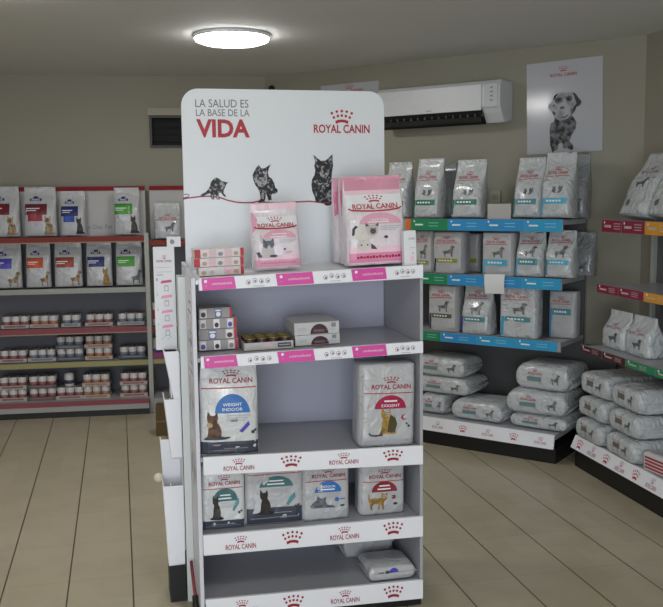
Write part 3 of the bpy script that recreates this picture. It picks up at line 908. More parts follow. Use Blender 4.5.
# shelves
PTS = [0, .17, .345, .51, .68, .84, 1.0]
for k, (zl, zr, bl, br) in enumerate(SH):
    b = MB(); b.slab(.0005, DW - .0005, .012, DD - .0125, zl - .022, zl - .008, zr - .022, zr - .008, SHEET if k else LIPW); sh = obj('shelf', b, dp)
    lip = MB(); x0 = D.loc(LIPS[k][0][0], LIPS[k][0][1], 0)[0]; x1 = DW + .008
    lip.slab(x0, x1, -.006, .0085, bl, zl, br, zr, LIPW); lo = obj('shelf_lip', lip, sh, bevel=.002)
    if k < 2:
        for i in range(6):
            xa, xb = DW * PTS[i] + (.018 if i == 0 else 0), DW * PTS[i + 1] - (.004 if i == 5 else 0)
            P = Print(); hh = zl - bl; sl_ = (zr - zl) / DW
            zc = lambda x: (zl + bl) / 2 + sl_ * x
            skew = -.006
            a_ = MAG if i % 2 == 0 else LIPW
            P.poly([(xa + .003, zc(xa) - hh * .5), (xb, zc(xb) - hh * .5), (xb + skew, zc(xb) + hh * .47), (xa + skew + .003 if i else xa, zc(xa) + hh * .47)], a_)
            wd = xb - xa
            if i % 2 == 0:
                P.ell(xa + wd * .12, zc(xa + wd * .12) + hh * .22, hh * .13, hh * .13, PWHITE, 1, 10)
                for q in range(9):
                    u = xa + wd * (.30 + q * .066); P.poly([(u, zc(u) - hh * .1), (u + wd * .054, zc(u) - hh * .1), (u + wd * .054, zc(u) + hh * (.04 + .03 * (q % 3))), (u, zc(u) + hh * (.04 + .03 * (q % 2)))], PINK, 1)
                P.ell(xa + wd * .13, zc(xa + wd * .1) - hh * .15, hh * .05, hh * .05, PINK, 1, 8)
            else:
                for q in range(4):
                    u = xa + wd * (.30 + .16 * q); zz = zc(u) + (-.05, .05, -.02, 0)[q] * hh
                    P.ell(u, zz, hh * .20, hh * .22, LGREY, 1, 12); P.ell(u, zz, hh * .13, hh * .15, LIPW, 2, 12)
                    P.ell(u + .001, zz - hh * .03, hh * .09, hh * .09, GREYTXT if q % 2 else DKRED, 3, 8)
                P.rect(xa + wd * .42, zc(xa + wd * .5) - hh * .42, xa + wd * .7, zc(xa + wd * .5) - hh * .36, LGREY, 1)
            link('magenta_label' if i % 2 == 0 else 'white_label', P.mesh('shelf_label', lambda x, z: -.006), sh)
    else:
        hh = zl - bl; sl_ = (zr - zl) / DW
        for u, big in ((.163, 0), (.395, 1), (.635, 0), (.865, 1)):
            P = Print(); x = DW * u; z = (zl + bl) / 2 + sl_ * x
            if big: P.crown(x, z + .002, .072, hh * .66, DKRED)
            else: P.brand(x, z, .105, hh * .66, DKRED)
            me = P.mesh('crown_mark' if big else 'brand_mark', lambda x, z: -.006)
            for v in me.vertices: v.co.z += sl_ * (v.co.x - x)
            link('crown_mark' if big else 'brand_mark', me, sh)

# header board with rounded top corners
rad = .062
out = [(hx0, zt - .02), (hx1, zt - .02)]
for cx_, a0 in ((hx1 - rad, 0), (hx0 + rad, 90)):
    for i in range(9):
        a = R(a0 + i * 90 / 8); out.append((cx_ + rad * math.cos(a), hz1 - rad + rad * math.sin(a)))
b = MB(); b.prism(out, DD - .02, DD - .001, BOARD); hb_ = obj('header_board', b, dp)
C = lambda x, y: D.loc(x, y, DD - .02)
HS = lambda x, z: DD - .02


def hp(name, fn):
    P = Print(); fn(P); return link(name, P.mesh(name, HS), hb_)


def tbox(P, body, x0, y0, x1, y1, m, bold=0.0):
    a, c = C(x0, y1), C(x1, y0); P.text(body, (a[0] + c[0]) / 2, (a[1] + c[1]) / 2, c[0] - a[0], c[1] - a[1], m, 0, bold)


hp('slogan_lettering', lambda P: (tbox(P, 'LA SALUD ES', 195.3, 99.8, 248.3, 107.2, mat('grey_slogan', '#7d6f74', .5)), tbox(P, 'LA BASE DE LA', 196, 109.6, 249.3, 116, mat('grey_slogan', '#7d6f74', .5)), tbox(P, 'VIDA', 196.5, 119.5, 249.5, 137.5, RED, .035)))


def hbrand(P):
    a, c = C(331, 123), C(352.5, 111); P.crown((a[0] + c[0]) / 2, (a[1] + c[1]) / 2, (c[0] - a[0]) * 1.02, (c[1] - a[1]) * 1.15, RED, 0)
    tbox(P, 'ROYAL CANIN', 313.8, 124.8, 369.5, 133, RED, .022)


hp('brand_lettering', hbrand)
K = lambda pts, ox, oy, s: [C(ox + p[0] / s, oy + p[1] / s) for p in pts]
hp('red_thread', lambda P: P.strip([C(*q) for q in [(183, 199), (186, 198.3), (192, 197.6), (200, 196.6), (208, 196.2), (214, 196.5), (220, 197.6), (228, 200.4), (237, 202.3), (245, 202.8), (252.5, 202.5), (258.6, 201.2), (265, 202.2), (275, 202.7), (290, 202.2), (310, 201.3), (316, 202), (325, 203), (336, 203.5)]], .0052, mat('thread_red', '#a83050', .5)))
hp('thread_curl', lambda P: P.strip([C(*q) for q in [(184, 194.6), (187, 194.2), (189.2, 195), (188.5, 196.6), (185, 197.6), (183.2, 198.2)]], .003, CHAR))
KIT = [(125, 500), (140, 490), (180, 465), (205, 430), (215, 390), (235, 365), (262, 352), (285, 365), (300, 380), (325, 385), (335, 390), (362, 393), (345, 402), (338, 420), (330, 440), (322, 458), (318, 480), (338, 505), (340, 515), (322, 508), (300, 482), (280, 478), (278, 500), (290, 525), (285, 535), (260, 533), (255, 500), (246, 490), (242, 512), (245, 532), (225, 535), (214, 518), (208, 480), (190, 490), (160, 502), (135, 508)]
YNG = [(118, 125), (132, 145), (150, 148), (165, 140), (193, 122), (182, 148), (176, 175), (182, 200), (200, 212), (215, 240), (222, 268), (238, 282), (235, 300), (215, 310), (206, 305), (196, 322), (201, 345), (180, 351), (174, 332), (166, 310), (158, 345), (150, 366), (115, 366), (116, 355), (130, 338), (124, 300), (108, 268), (95, 250), (84, 220), (79, 190), (92, 160), (105, 140)]
ADU = [(462, 62), (490, 85), (510, 100), (540, 98), (560, 80), (583, 58), (584, 100), (587, 130), (580, 170), (577, 210), (582, 260), (592, 310), (597, 360), (575, 368), (570, 380), (545, 383), (525, 370), (515, 365), (500, 362), (475, 360), (472, 330), (455, 290), (450, 250), (455, 215), (470, 190), (475, 160), (468, 130), (474, 105)]
M2 = (240, 145, 6.31); M1 = (185, 135, 8.29)
hp('kitten_picture', lambda P: (P.poly(K(KIT, *M1), TABBY), P.poly(K([(285, 385), (325, 392), (332, 415), (318, 450), (300, 455), (288, 420)], *M1), TABBYL, 1), P.poly(K([(330, 392), (360, 394), (340, 402)], *M1), BLACKP, 2), P.poly(K([(222, 500), (240, 500), (242, 528), (226, 530)], *M1), TABBYL, 1), P.poly(K([(258, 505), (276, 505), (284, 530), (264, 530)], *M1), TABBYL, 1)))
hp('young_cat_picture', lambda P: (P.poly(K(YNG, *M2), TABBY), P.poly(K([(84, 190), (110, 205), (150, 205), (172, 195), (168, 240), (150, 262), (118, 262), (96, 240)], *M2), TABBYL, 1), P.poly(K([(128, 280), (152, 285), (150, 340), (135, 340)], *M2), TABBYL, 1), P.poly(K([(140, 165), (170, 160), (172, 185), (150, 192)], *M2), TABBYL, 1), P.poly(K([(116, 135), (128, 150), (118, 165), (110, 158)], *M2), TABBYL, 1)))
hp('adult_cat_picture', lambda P: (P.poly(K(ADU, *M2), TABBY), P.poly(K([(500, 165), (520, 175), (545, 175), (562, 165), (558, 190), (540, 205), (520, 205), (505, 190)], *M2), TABBYL, 1), P.poly(K([(470, 82), (488, 98), (480, 118), (474, 112)], *M2), TABBYL, 1), P.poly(K([(575, 80), (578, 112), (568, 118), (556, 100)], *M2), TABBYL, 1), P.poly(K([(485, 215), (500, 240), (560, 240), (570, 215), (572, 250), (530, 275), (495, 262)], *M2), TABBYL, 1),
                                   P.poly(K([(545, 290), (575, 285), (578, 350), (560, 370), (548, 340)], *M2), TABBYL, 1), P.ell(*C(240 + 515 / 6.31, 145 + 163 / 6.31), .004, .003, GOLDC, 2, 8), P.ell(*C(240 + 550 / 6.31, 145 + 163 / 6.31), .004, .003, GOLDC, 2, 8)))


# ---- bags on the stand
def text_lines(P, x, y, w, n, m, dy=.022):
    for i in range(n):
        ww = w * (1 - .3 * ((i * 5) % 3) / 2); P.rect(x - ww / 2, y - i * dy - dy * .5, x + ww / 2, y - i * dy, m, 2)


def stand_bag(lab, k, x0, x1, yt, ly, d, kind, mt, prints, seed, lean=0, seal=None, yaw=0, group='bags on the display stand', h=None):
    zm = shz(k, D.loc((x0 + x1) / 2, 400, ly)[0])
    la, lb = D.loc2(x0, zm, ly), D.loc2(x1, zm, ly)
    zb = shz(k, (la + lb) / 2)
    return upright_bag('pet_food_bag', lab, 'pet food bag', group, D, x0, x1, yt, zb + .0015, ly, d, kind, mt, prints, seed, lean, tlt(k) , yaw, amp=.0045, seal=seal, h=h)


def kitten_prints(two):
    def seal(P, w, h):
        P.rect(-.46, .84, .46, .985, mat('rose_print', '#d995ab', .35, coat=.4)); P.rect(-.46, .80, .46, .845, LPINK)
    def face(P, w, h):
        P.poly([(-.46, .60), (-.30, .645), (0, .665), (.30, .645), (.46, .60), (.46, .79), (-.46, .79)], PWHITE, 0)
        P.brand(0, .70 if not two else .70, .74, .16, RED, 1, .02)
        P.strip([(-.44, .635), (-.38, .615), (-.2, .605), (.0, .60), (.2, .605), (.38, .62), (.44, .64)], .005, RED, 1)
    def dm(P, w, h):
        P.dome(0.05, .455, .34, .125, PINK, 1); P.text('KITTEN' if two else '', .05, .50, .26, .024, PWHITE, 2, .01) if two else P.rect(-.1, .51, .2, .525, PWHITE, 2); P.rect(-.15, .47, .2, .482, PWHITE, 2)
        P.lines(.04, .43, .4, 3, .02, LGREY)
    def cat(P, w, h):
        cream = mat('cream_cat_print', '#d8d2cb', .4); pale = mat('pale_cat_print', '#c3bbb8', .4); dk = mat('dark_point_print', '#5a5154', .4)
        P.poly([(-.42, .30), (-.40, .39), (-.34, .43), (-.24, .44), (-.04, .36), (-.06, .30), (-.24, .27)], cream, 1)
        P.poly([(-.42, .33), (-.41, .41), (-.36, .445), (-.32, .43), (-.37, .40), (-.38, .34)], BLACKP, 2)
        P.shape(CAT_FACE, -.20, .325, .02, .47, pale, 2); P.ell(-.08, .375, .05, .032, dk, 3)
        P.poly([(-.20, .425), (-.195, .47), (-.14, .44)], dk, 3); P.poly([(.015, .425), (.01, .47), (-.04, .44)], dk, 3)
        P.ell(-.11, .405, .012, .007, CHAR, 4, 8); P.ell(-.04, .405, .012, .007, CHAR, 4, 8)
        P.shape(CAT_FACE, -.34, .16, -.12, .29, cream, 3); P.ell(-.28, .225, .016, .01, dk, 4, 8); P.ell(-.18, .225, .016, .01, dk, 4, 8); P.poly([(-.12, .24), (-.06, .21), (-.02, .17), (-.12, .18)], dk, 2)
        P.ell(.13, .305, .035, .016, CHAR, 2)
    def band(P, w, h):
        P.rect(-.47, .015, .47, .20, LPINK, 0); P.rect(-.47, .03, .47, .135, PINK if not two else mat('rose_band_print', '#e58fb0', .35, coat=.3), 1)
        for i in range(14): P.rect(-.36 + i * .052, .075, -.36 + i * .052 + .04, .095 + .008 * (i % 2), DPINK if not two else RASP, 2)
    return {'top_band': seal, 'brand_lettering': face, 'label_dome': dm, 'cat_picture': cat, 'bottom_band': band}


PB = mat('pink_white_foil', '#e9dfe3', .28, bump=FOIL, coat=.4)
PINKF = mat('pink_foil', '#e9a3bc', .28, bump=FOIL, coat=.4)


def single_kitten():
    pr = kitten_prints(False)
    def seal(P, w, h): P.rect(-.47, .9, .47, .985, LPINK)
    def side(P, w, h): P.poly([(-.48, .55), (-.40, .6), (-.36, .75), (-.44, .86), (-.48, .86)], PINK, 1)
    def cat(P, w, h):
        P.shape(CAT_SIT, -.42, .16, .0, .52, mat('pale_cat_print', '#c3bbb8', .4), 1); P.poly([(-.30, .34), (-.30, .46), (-.24, .42), (-.14, .42), (-.08, .46), (-.07, .35), (-.12, .3), (-.18, .36), (-.24, .3)], GREYC, 2)
        P.poly([(-.4, .17), (-.44, .25), (-.38, .26), (-.32, .18)], CHAR, 2); P.ell(-.1, .19, .08, .02, CHAR, 2); P.ell(.14, .285, .025, .015, CHAR, 2); P.ell(.22, .24, .08, .015, PINK, 2)
    pr['top_band'] = seal; pr['side_flash'] = side; pr['cat_picture'] = cat
    return pr


stand_bag('single pink and white kitten food bag in the middle of the top shelf', 0, 254.5, 303, 204.5, .16, .09, 'gusset', PB, single_kitten(), 201, R(-4), LPINK)
stand_bag('front pink kitten food bag with fawn cats at the right of the top shelf', 0, 348.5, 409, 177.5, .08, .10, 'gusset', PB, kitten_prints(True), 202, R(-3), PINKF)
def flank(P, w, h):
    P.rect(-.47, .84, .47, .985, PINK); P.poly([(-.47, .55), (-.33, .62), (-.30, .7), (-.38, .84), (-.47, .84)], DPINK, 1); P.strip([(-.38, .66), (-.33, .63), (-.2, .61)], .004, RED, 2)
stand_bag('pink kitten food bag peeking out just behind the front one', 0, 343, 399, 177, .20, .07, 'gusset', PB, {'top_band': flank}, 203, R(-2), PINKF)
stand_bag('rearmost pink kitten food bag of the group of three, top shelf', 0, 336, 393, 178.5, .29, .07, 'gusset', PB, {'top_band': flank}, 204, R(-2), PINKF)


def carton(name, lab, cat, group, fr, x0, x1, yt, zb, ly, d, mt, tilt=0, prints=None, yaw=0, lift=0.0):
    la, lb = fr.loc2(x0, zb, ly), fr.loc2(x1, zb, ly); w = lb - la
    h = fr.loc((x0 + x1) / 2, yt, ly)[1] - zb
    m = fr.at((la + lb) / 2, ly + d / 2, zb + lift, 0, tilt, yaw)
    root = thing(name, lab, cat, m, group)
    b = MB(); b.box(-w / 2, -d / 2, 0, w / 2, d / 2, h, mt); obj('carton_body', b, root, bevel=.0015)
    for nm, fn in (prints or {}).items():
        P = Print(w, h); fn(P, w, h); link(nm, P.mesh(nm, lambda x, z: -d / 2), root)
    return root, w, h


# white carton right behind the front bag
zc_ = shz(0, DW * .97)
carton('food_carton', 'plain white carton beside the right-hand pink bag, top shelf', 'carton', None, D, 404.5, 416.8, 230.5, zc_ + .004, .03, .03, CARD, tlt(0),
       {'front_print': lambda P, w, h: (P.text('CANIN', .12, .77, .5, .06, GREYTXT, 1), P.rect(-.05, .5, .4, .515, LGREY), P.rect(.0, .12, .3, .28, LPINK), P.ell(.2, .35, .08, .03, PINK, 1))})


# sachet cartons: three on the top shelf with red ends
def sachet_row(lab, group, cat, x0, x1, yt, yb, zb, ly, cols, redends, tilt, d=.10):
    la, lb = D.loc2(x0, zb, ly), D.loc2(x1, zb, ly); w = lb - la; h = D.loc((x0 + x1) / 2, yt, ly)[1] - D.loc((x0 + x1) / 2, yb, ly)[1]
    root = thing('sachet_box', lab, cat, D.at((la + lb) / 2, ly + d / 2, zb, 0, tilt), group)
    b = MB(); b.box(-w / 2, -d / 2, 0, w / 2, d / 2, h, CREAM if not redends[2] else mat('grey_sachet_box', '#a8a4a6', .5)); obj('carton_body', b, root, bevel=.0015)
    xs = [-.5 + (.14 if redends[0] else .02), .5 - (.09 if redends[1] else .02)]
    if redends[0]: P = Print(w, h); P.rect(-.49, .03, xs[0] - .01, .97, BOXR); link('red_end', P.mesh('red_end', lambda x, z: -d / 2), root)
    if redends[1]: P = Print(w, h); P.rect(xs[1] + .01, .03, .49, .97, BOXR); link('red_end', P.mesh('red_end', lambda x, z: -d / 2), root)
    n = len(cols); st = (xs[1] - xs[0]) / n
    for i, (m1, m2) in enumerate(cols):
        P = Print(w, h); P.rect(xs[0] + i * st + .008, .06, xs[0] + (i + 1) * st - .008, .94, m1)
        if m2:
            P.ell(xs[0] + (i + .5) * st, .38, st * .32, .24, m2, 1, 10); P.rect(xs[0] + i * st + .03, .66, xs[0] + (i + 1) * st - .03, .82, LPINK if not redends[2] else PWHITE, 1)
        link('sachet_panel', P.mesh('sachet_panel', lambda x, z: -d / 2), root)
    return h


TANP = mat('tan_print', '#b09a80', .45); DIM = mat('dim_sachet', '#a39b9a', .45)
C1 = [(CREAM, TANP), (PALEP, None), (CREAM, GREYTXT), (PALEP, None), (CREAM, TANP)]
C2 = [(PALEP, TANP), (PALEP, PINK), (CREAM, None), (CREAM, LGREY), (CREAM, TANP)]
lx_ = D.loc(218, 270, .1)[0]
z = shz(0, lx_) + .003
for i, (cols, re, wh, x0) in enumerate([(C2[::-1], (0, 1, 0), 'bottom', 198), (C1, (1, 1, 0), 'middle', 192.5), (C1[::-1], (1, 1, 0), 'top', 193)]):
    z += sachet_row('cream and red sachet carton on the top shelf, ' + wh + ' of three', 'sachet cartons on the top shelf', 'carton', x0 + 1, 244.5, 0, 9.3, z, .12, cols, re, tlt(0)) + .001
# stack on the second shelf: four rows with red right ends
VB = [(DIM, None), (mat('blue_sachet', '#6a6f9a', .45), PWHITE), (DIM, None), (CREAM, BROWNP)]
VC = [(CREAM, VIOLET), (DIM, None), (PWHITE, BROWNP), (DIM, None), (CREAM, GREYTXT)]
z = shz(1, D.loc(218, 350, .12)[0]) + .004
for i, (cols, wh, x1) in enumerate([(VC, 'bottom', 238.5), (VB, 'second from bottom', 237.5), (VC[::-1], 'third from bottom', 237), (VB[::-1], 'top', 232.5)]):
    z += sachet_row('grey sachet carton with red end on the second shelf, ' + wh + ' of four', 'stacked sachet cartons on the second shelf', 'carton', 199, x1, 0, 11.2, z, .13, cols, (0, 1, 1), tlt(1)) + .001

# open tray of gold-lidded cans
lyt = .08
zt_ = shz(1, D.loc(262, 350, lyt)[0]) + .003
la, lb = D.loc2(244.5, zt_, lyt), D.loc2(293.5, zt_, lyt); w_ = lb - la; d_ = .14
tb = tray_mesh(w_, d_, mat('printed_white_tray', '#c0bcb8', .55))
to = obj('can_tray', tb, None, D.at((la + lb) / 2, lyt + d_ / 2, zt_, 0, tlt(1)))
tag(to, 'white cardboard tray of gold-lidded cans on the second shelf of the stand', 'tray')
P = Print(); P.rect(-w_ * .4, .009, -w_ * .2, .017, LGREY); P.rect(-w_ * .13, .008, w_ * .08, .018, PALEP); P.rect(w_ * .18, .006, w_ * .45, .021, CHAR); P.rect(w_ * .2, .012, w_ * .43, .015, LGREY, 1)
link('tray_print', P.mesh('tray_print', lambda x, z: -d_ / 2), to)
cb = MB(); cb.lathe([(0, 0), (.0195, 0), (.021, .003), (.021, .030), (.02, .033)], BROWNP, 18); cb.lathe([(.0205, .0328), (.0208, .036), (.019, .036), (.018, .034), (0, .034)], CANG, 18)
cmesh = cb.mesh('food_can')
dx = (w_ - .008) / 4
for i in range(4):
    for j in range(3):
        o = link('food_can', cmesh, None, to.matrix_basis @ Matrix.Translation((-w_ / 2 + .004 + dx * (i + .5), -d_ / 2 + .026 + j * .044, .0033)))
        tag(o, 'small gold-lidded can standing in the white tray on the second shelf', 'can', 'gold-lidded cans in the tray')


def choc(P, w, h):
    P.dome(.05, .06, .2, .8, BROWNP); P.rect(-.08, .2, .16, .42, mat('brown_rose_print', '#7a5558', .45), 1); P.rect(-.42, .35, -.24, .6, LGREY); P.rect(.32, .55, .42, .9, GREYTXT); P.rect(.2, .3, .4, .4, LGREY)


WC = mat('white_carton_print', '#c8c5c4', .4)
zl_ = shz(1, D.loc(317, 340, .10)[0]) + .003
r1, w1, h1 = carton('food_carton', 'white carton with brown dome print, lower one beside the can tray', 'carton', 'flat white cartons', D, 295.5, 340, 334.6, zl_, .10, .17, WC, tlt(1), {'front_print': choc})
carton('food_carton', 'white carton with brown dome print lying on top of its twin', 'carton', 'flat white cartons', D, 294.5, 339.5, 322.2, zl_ + h1 + .001, .10, .20, WC, tlt(1), {'front_print': choc})


# third shelf bags
def dome_bag(col, txt1, txt2, pic, band=None, ry=.165, bandcol=CHAR, line=RED, logo=(0.04, .845), domec=(.05, .50), extra=None, top=True):
    def brand(P, w, h):
        P.brand(logo[0], logo[1], .72, .15, DKRED, 1, .018); P.rect(-.46, logo[1] - .125, .46, logo[1] - .115, line, 1)
    def dm(P, w, h):
        P.dome(domec[0], domec[1], .29, ry, col, 0)
        if txt1: P.text(txt1, domec[0], domec[1] + .09, .32, .033, PWHITE, 2, .01)
        else: P.rect(domec[0] - .12, domec[1] + .085, domec[0] + .12, domec[1] + .105, PWHITE, 2)
        if txt2: P.text(txt2, domec[0], domec[1] + .04, .34, .033, PWHITE, 2, .01)
        else: P.rect(domec[0] - .16, domec[1] + .035, domec[0] + .14, domec[1] + .055, PWHITE, 2)
        P.lines(domec[0] - .1, domec[1] - .025, domec[0] + .3, 3, .028, LGREY)
    r = {'brand_lettering': brand, 'label_dome': dm, 'cat_picture': pic}
    if band: r['bottom_band'] = band
    if extra: r['side_mark'] = extra
    return r


def pic1(P, w, h):
    P.shape(CAT_SIT, -.44, .18, -.08, .50, BROWNC, 1); P.poly([(-.44, .18), (-.1, .18), (-.0, .195), (-.0, .21), (-.4, .21)], CHAR, 2); P.ell(-.34, .35, .05, .03, TAN, 2); P.rect(.01, .38, .12, .405, GREYTXT, 2)


def band1(P, w, h):
    P.rect(-.48, .01, .48, .155, CHAR); P.rect(-.48, .012, .48, .03, BLACKP, 1); P.rect(-.1, .07, .3, .08, GREYTXT, 1); P.rect(-.28, .05, .1, .058, GREYTXT, 1); P.ell(-.22, .12, .07, .012, GREYTXT, 1)


def ex1(P, w, h):
    P.poly([(.15, .27), (.2, .25), (.33, .34), (.30, .38)], VIOLET, 1); P.ell(.38, .255, .03, .02, CHAR, 1); P.ell(.42, .275, .025, .015, CHAR, 1)


stand_bag('blue-domed white bag with brown cat and charcoal base, third shelf left', 2, 200, 260, 366, .015, .10, 'gusset', BAGW, dome_bag(BLUE, 'WEIGHT', 'INDOOR', pic1, band1, ry=.2, domec=(.04, .48), logo=(.04, .865), extra=ex1), 211, R(-1), h=.305)


def pic2(P, w, h):
    P.shape(CAT_SIT, -.20, .16, .16, .48, GOLDC, 1); P.poly([(-.02, .18), (.12, .18), (.16, .28), (.12, .36), (.03, .4), (.0, .3)], mat('dark_gold_print', '#4b4526', .4), 2); P.strip([(-.1, .15), (-.25, .145), (-.34, .155), (-.36, .18)], .006, CHAR, 2)


def ex2(P, w, h):
    P.ell(.29, .36, .06, .035, RASP, 1, 10); P.ell(.31, .365, .045, .025, BAGG, 2, 10); P.ell(.34, .28, .02, .012, CHAR, 1); P.ell(.38, .25, .025, .015, CHAR, 1); P.rect(-.42, .08, .38, .085, LGREY, 1); P.rect(-.42, .06, .3, .063, LGREY, 1)


stand_bag('red-domed white block bag with golden cat, third shelf right', 2, 361, 414.5, 357.5, .015, .15, 'block', BAGG, dome_bag(RASP, None, 'EXIGENT', pic2, None, logo=(.04, .78), domec=(.03, .47), extra=ex2), 212, 0, h=.296)


# fourth shelf bags
def pic3(P, w, h):
    P.shape(CAT_SIT, -.42, .19, -.08, .52, mat('white_cat_print', '#c9c9cd', .4), 0); P.shape(CAT_SIT, -.30, .17, -.02, .55, mat('dark_brown_cat_print', '#2a2020', .4), 1); P.ell(-.16, .185, .16, .025, BLACKP, 2)


def band3(P, w, h):
    P.rect(-.48, .01, .48, .15, CHAR); P.rect(-.3, .085, .3, .095, GREYTXT, 1); P.rect(-.42, .06, .4, .067, GREYTXT, 1)


def ex3(P, w, h):
    P.poly([(.2, .3), (.24, .28), (.36, .4), (.35, .48), (.27, .42)], TEAL, 1); P.ell(.36, .26, .03, .02, CHAR, 1); P.ell(.41, .28, .025, .015, CHAR, 1)


ly4 = .045
stand_bag('teal-domed white bag with dark cat, leftmost on the fourth shelf', 3, 202.5, 245.5, 472, ly4, .10, 'block', BAGW, dome_bag(DTEAL, None, None, pic3, band3, logo=(.02, .76), domec=(.04, .44), ry=.2, extra=ex3), 221, 0, h=.235)
stand_bag('wider teal-domed bag with dark cat and charcoal base, fourth shelf', 3, 246, 303.5, 455, .06, .12, 'block', BAGG, dome_bag(DTEAL, None, None, pic3, lambda P, w, h: (P.rect(-.48, .01, .48, .26, CHAR), P.rect(-.2, .17, .3, .185, GREYTXT, 1), P.rect(-.42, .10, .42, .115, GREYTXT, 1)), logo=(.05, .90), domec=(.03, .58), extra=ex3), 222, 0, h=.235)


def pic4(P, w, h):
    P.shape(CAT_LIE, -.36, .2, .18, .40, GREYC, 1); P.ell(.22, .32, .05, .035, BLUE, 1, 10); P.rect(.28, .315, .4, .33, BLUE, 1); P.ell(.34, .22, .05, .015, CHAR, 1)


stand_bag('white bag with bright blue dome and grey lying cat, fourth shelf', 3, 303.8, 349.5, 462, .055, .11, 'block', BAGG, dome_bag(BLUE, 'INDOOR', None, pic4, None, logo=(.04, .74), domec=(.03, .44), ry=.175), 223, 0, h=.235)


def pic5(P, w, h):
    P.shape(CAT_WALK, -.34, .08, .1, .36, GOLDC, 1); P.ell(.24, .28, .05, .035, MAROON, 1, 10); P.rect(.28, .27, .4, .28, LGREY, 1); P.ell(.28, .17, .05, .02, mat('teal_black_print', '#24433f', .4), 1)


stand_bag('white bag with dark red dome and golden walking cat, fourth shelf right', 3, 361, 404.5, 456, .06, .11, 'block', BAGG, dome_bag(MAROON, None, None, pic5, None, logo=(.04, .655), domec=(.03, .37)), 224, 0, h=.235)

# fifth shelf: two bags lying flat
def lie_print(P, w, h):
    P.rect(-.44, .02, .44, .58, BAGG, 0); P.dome(.02, .56, .1, .30, VIOLET, 2); P.ell(-.12, .62, .05, .10, CHAR, 2); P.rect(-.30, .56, -.2, .64, GREYC, 2); P.rect(-.46, .57, .46, .585, GREYTXT, 2)


z5 = shz(4, DW * .84)
la, lb = D.loc2(369, z5, .015), D.loc2(415.5, z5, .015)
lying_bag('pet_food_bag', 'white bag lying flat at the front right of the bottom shelf', 'pet food bag', 'bags lying on the bottom shelf',
          D.at((la + lb) / 2, .10, z5 + .003, 0, tlt(4), R(2)), lb - la, .16, .058, BAGG, {'front_print': lie_print}, 231, .003)
la, lb = D.loc2(343, z5, .25), D.loc2(392, z5, .25)
lying_bag('pet_food_bag', 'white bag lying flat at the back of the bottom shelf', 'pet food bag', 'bags lying on the bottom shelf',
          D.at((la + lb) / 2, .32, z5 + .003, 0, tlt(4), R(2)), lb - la, .14, .12, BAGG, {}, 232, .003)

# red cord with black end hanging down the outer left side
c = MB(); A_ = lambda px, py, lx: None
pts = []
for (px, py, ly) in ((188.5, 562, .245), (190.5, 569, .21), (194, 582, .15), (198, 595, .09)):
    pts.append((-.027, ly, D.loc(px, py, ly)[1]))
c.tube(pts, .006, mat('red_cord', '#8c3440', .6), 8)
cd = obj('red_strap', c, None, D.m); tag(cd, 'dark red strap slanting down the outer left side of the display stand', 'strap')
c2 = MB(); e_ = pts[-1]; c2.tube([e_, (e_[0], e_[1] - .02, e_[2] - .06), (e_[0], e_[1] - .03, e_[2] - .13)], .011, BLACK, 8); obj('black_end', c2, cd, label='black end of the strap')
# ================================================================== white side rack on the left of the display (leaflet pockets and a step sheet)
S = D
RX = PX - .003
sr = thing('leaflet_rack', 'white side rack with instruction sheet and leaflet pockets on the left of the display', 'leaflet rack', D.at(RX, .30, 0))
# local origin of the rack at x = RX, depth .30
sy = .36 - .30
f0 = D.loc(152.8, 247, .36); f1 = D.loc(184, 350, .36)
sx0, sx1, sz0, sz1 = f0[0] - RX, f1[0] - RX - .002, D.loc(157, 350, .36)[1], f0[1]
b = MB(); b.box(sx0, sy, sz0, min(sx1, -.002), sy + .006, sz1, CARD); st_ = obj('instruction_sheet', b, sr)
P = Print(); w_, h_ = min(sx1, -.002) - sx0, sz1 - sz0
P = Print(w_, h_, sx0, sz0)
P.crown(.52, .90, .17, .04, DKRED); P.text('ROYAL CANIN', .50, .862, .70, .022, DKRED, 1, .01)
P.rect(.12, .80, .80, .804, LGREY); P.rect(.14, .755, .86, .76, LGREY); P.rect(.14, .725, .45, .735, LGREY)
for i, z in enumerate((.655, .51, .365, .22)):
    P.text(str(i + 1), .14, z + .03, .05, .026, GREYTXT, 1)
    P.poly([(.30, z - .008), (.84, z + .002), (.82, z + .026), (.36, z + .018)], DPINK if i else mat('rose_bar_print', '#c2476f', .4), 1)
    P.rect(.46, z - .085, .68, z - .03, LGREY, 1); P.rect(.50, z - .075, .64, z - .04, CARD, 2)
    P.rect(.48, z - .028, .7, z - .024, PINK, 2)
for i in range(5): P.rect(.26 + .1 * i, .10 + .02 * (i % 3), .34 + .1 * i, .108 + .02 * (i % 3), LGREY, 1)
P.rect(.12, .06, .17, .064, LGREY, 1)
link('sheet_print', P.mesh('sheet_print', lambda x, z: sy), st_)
c0 = D.loc(167, 247, .355); c1 = D.loc(180.5, 236.5, .355)
b = MB(); b.box(c0[0] - RX, sy - .004, c0[1] + .0, c1[0] - RX, sy + .002, c1[1], CARD); tg = obj('small_tag', b, sr)
P = Print(); P.ell((c0[0] + c1[0]) / 2 - RX - .006, (c0[1] + c1[1]) / 2, .008, .009, GREYTXT, 0, 10)
link('tag_mark', P.mesh('tag_mark', lambda x, z: sy - .004), tg)
# the rack's back plate against the post
b = MB(); b.box(-.0025, -.028, .20, .0, .155, sz0 + .0, WHITE); obj('back_plate', b, sr)


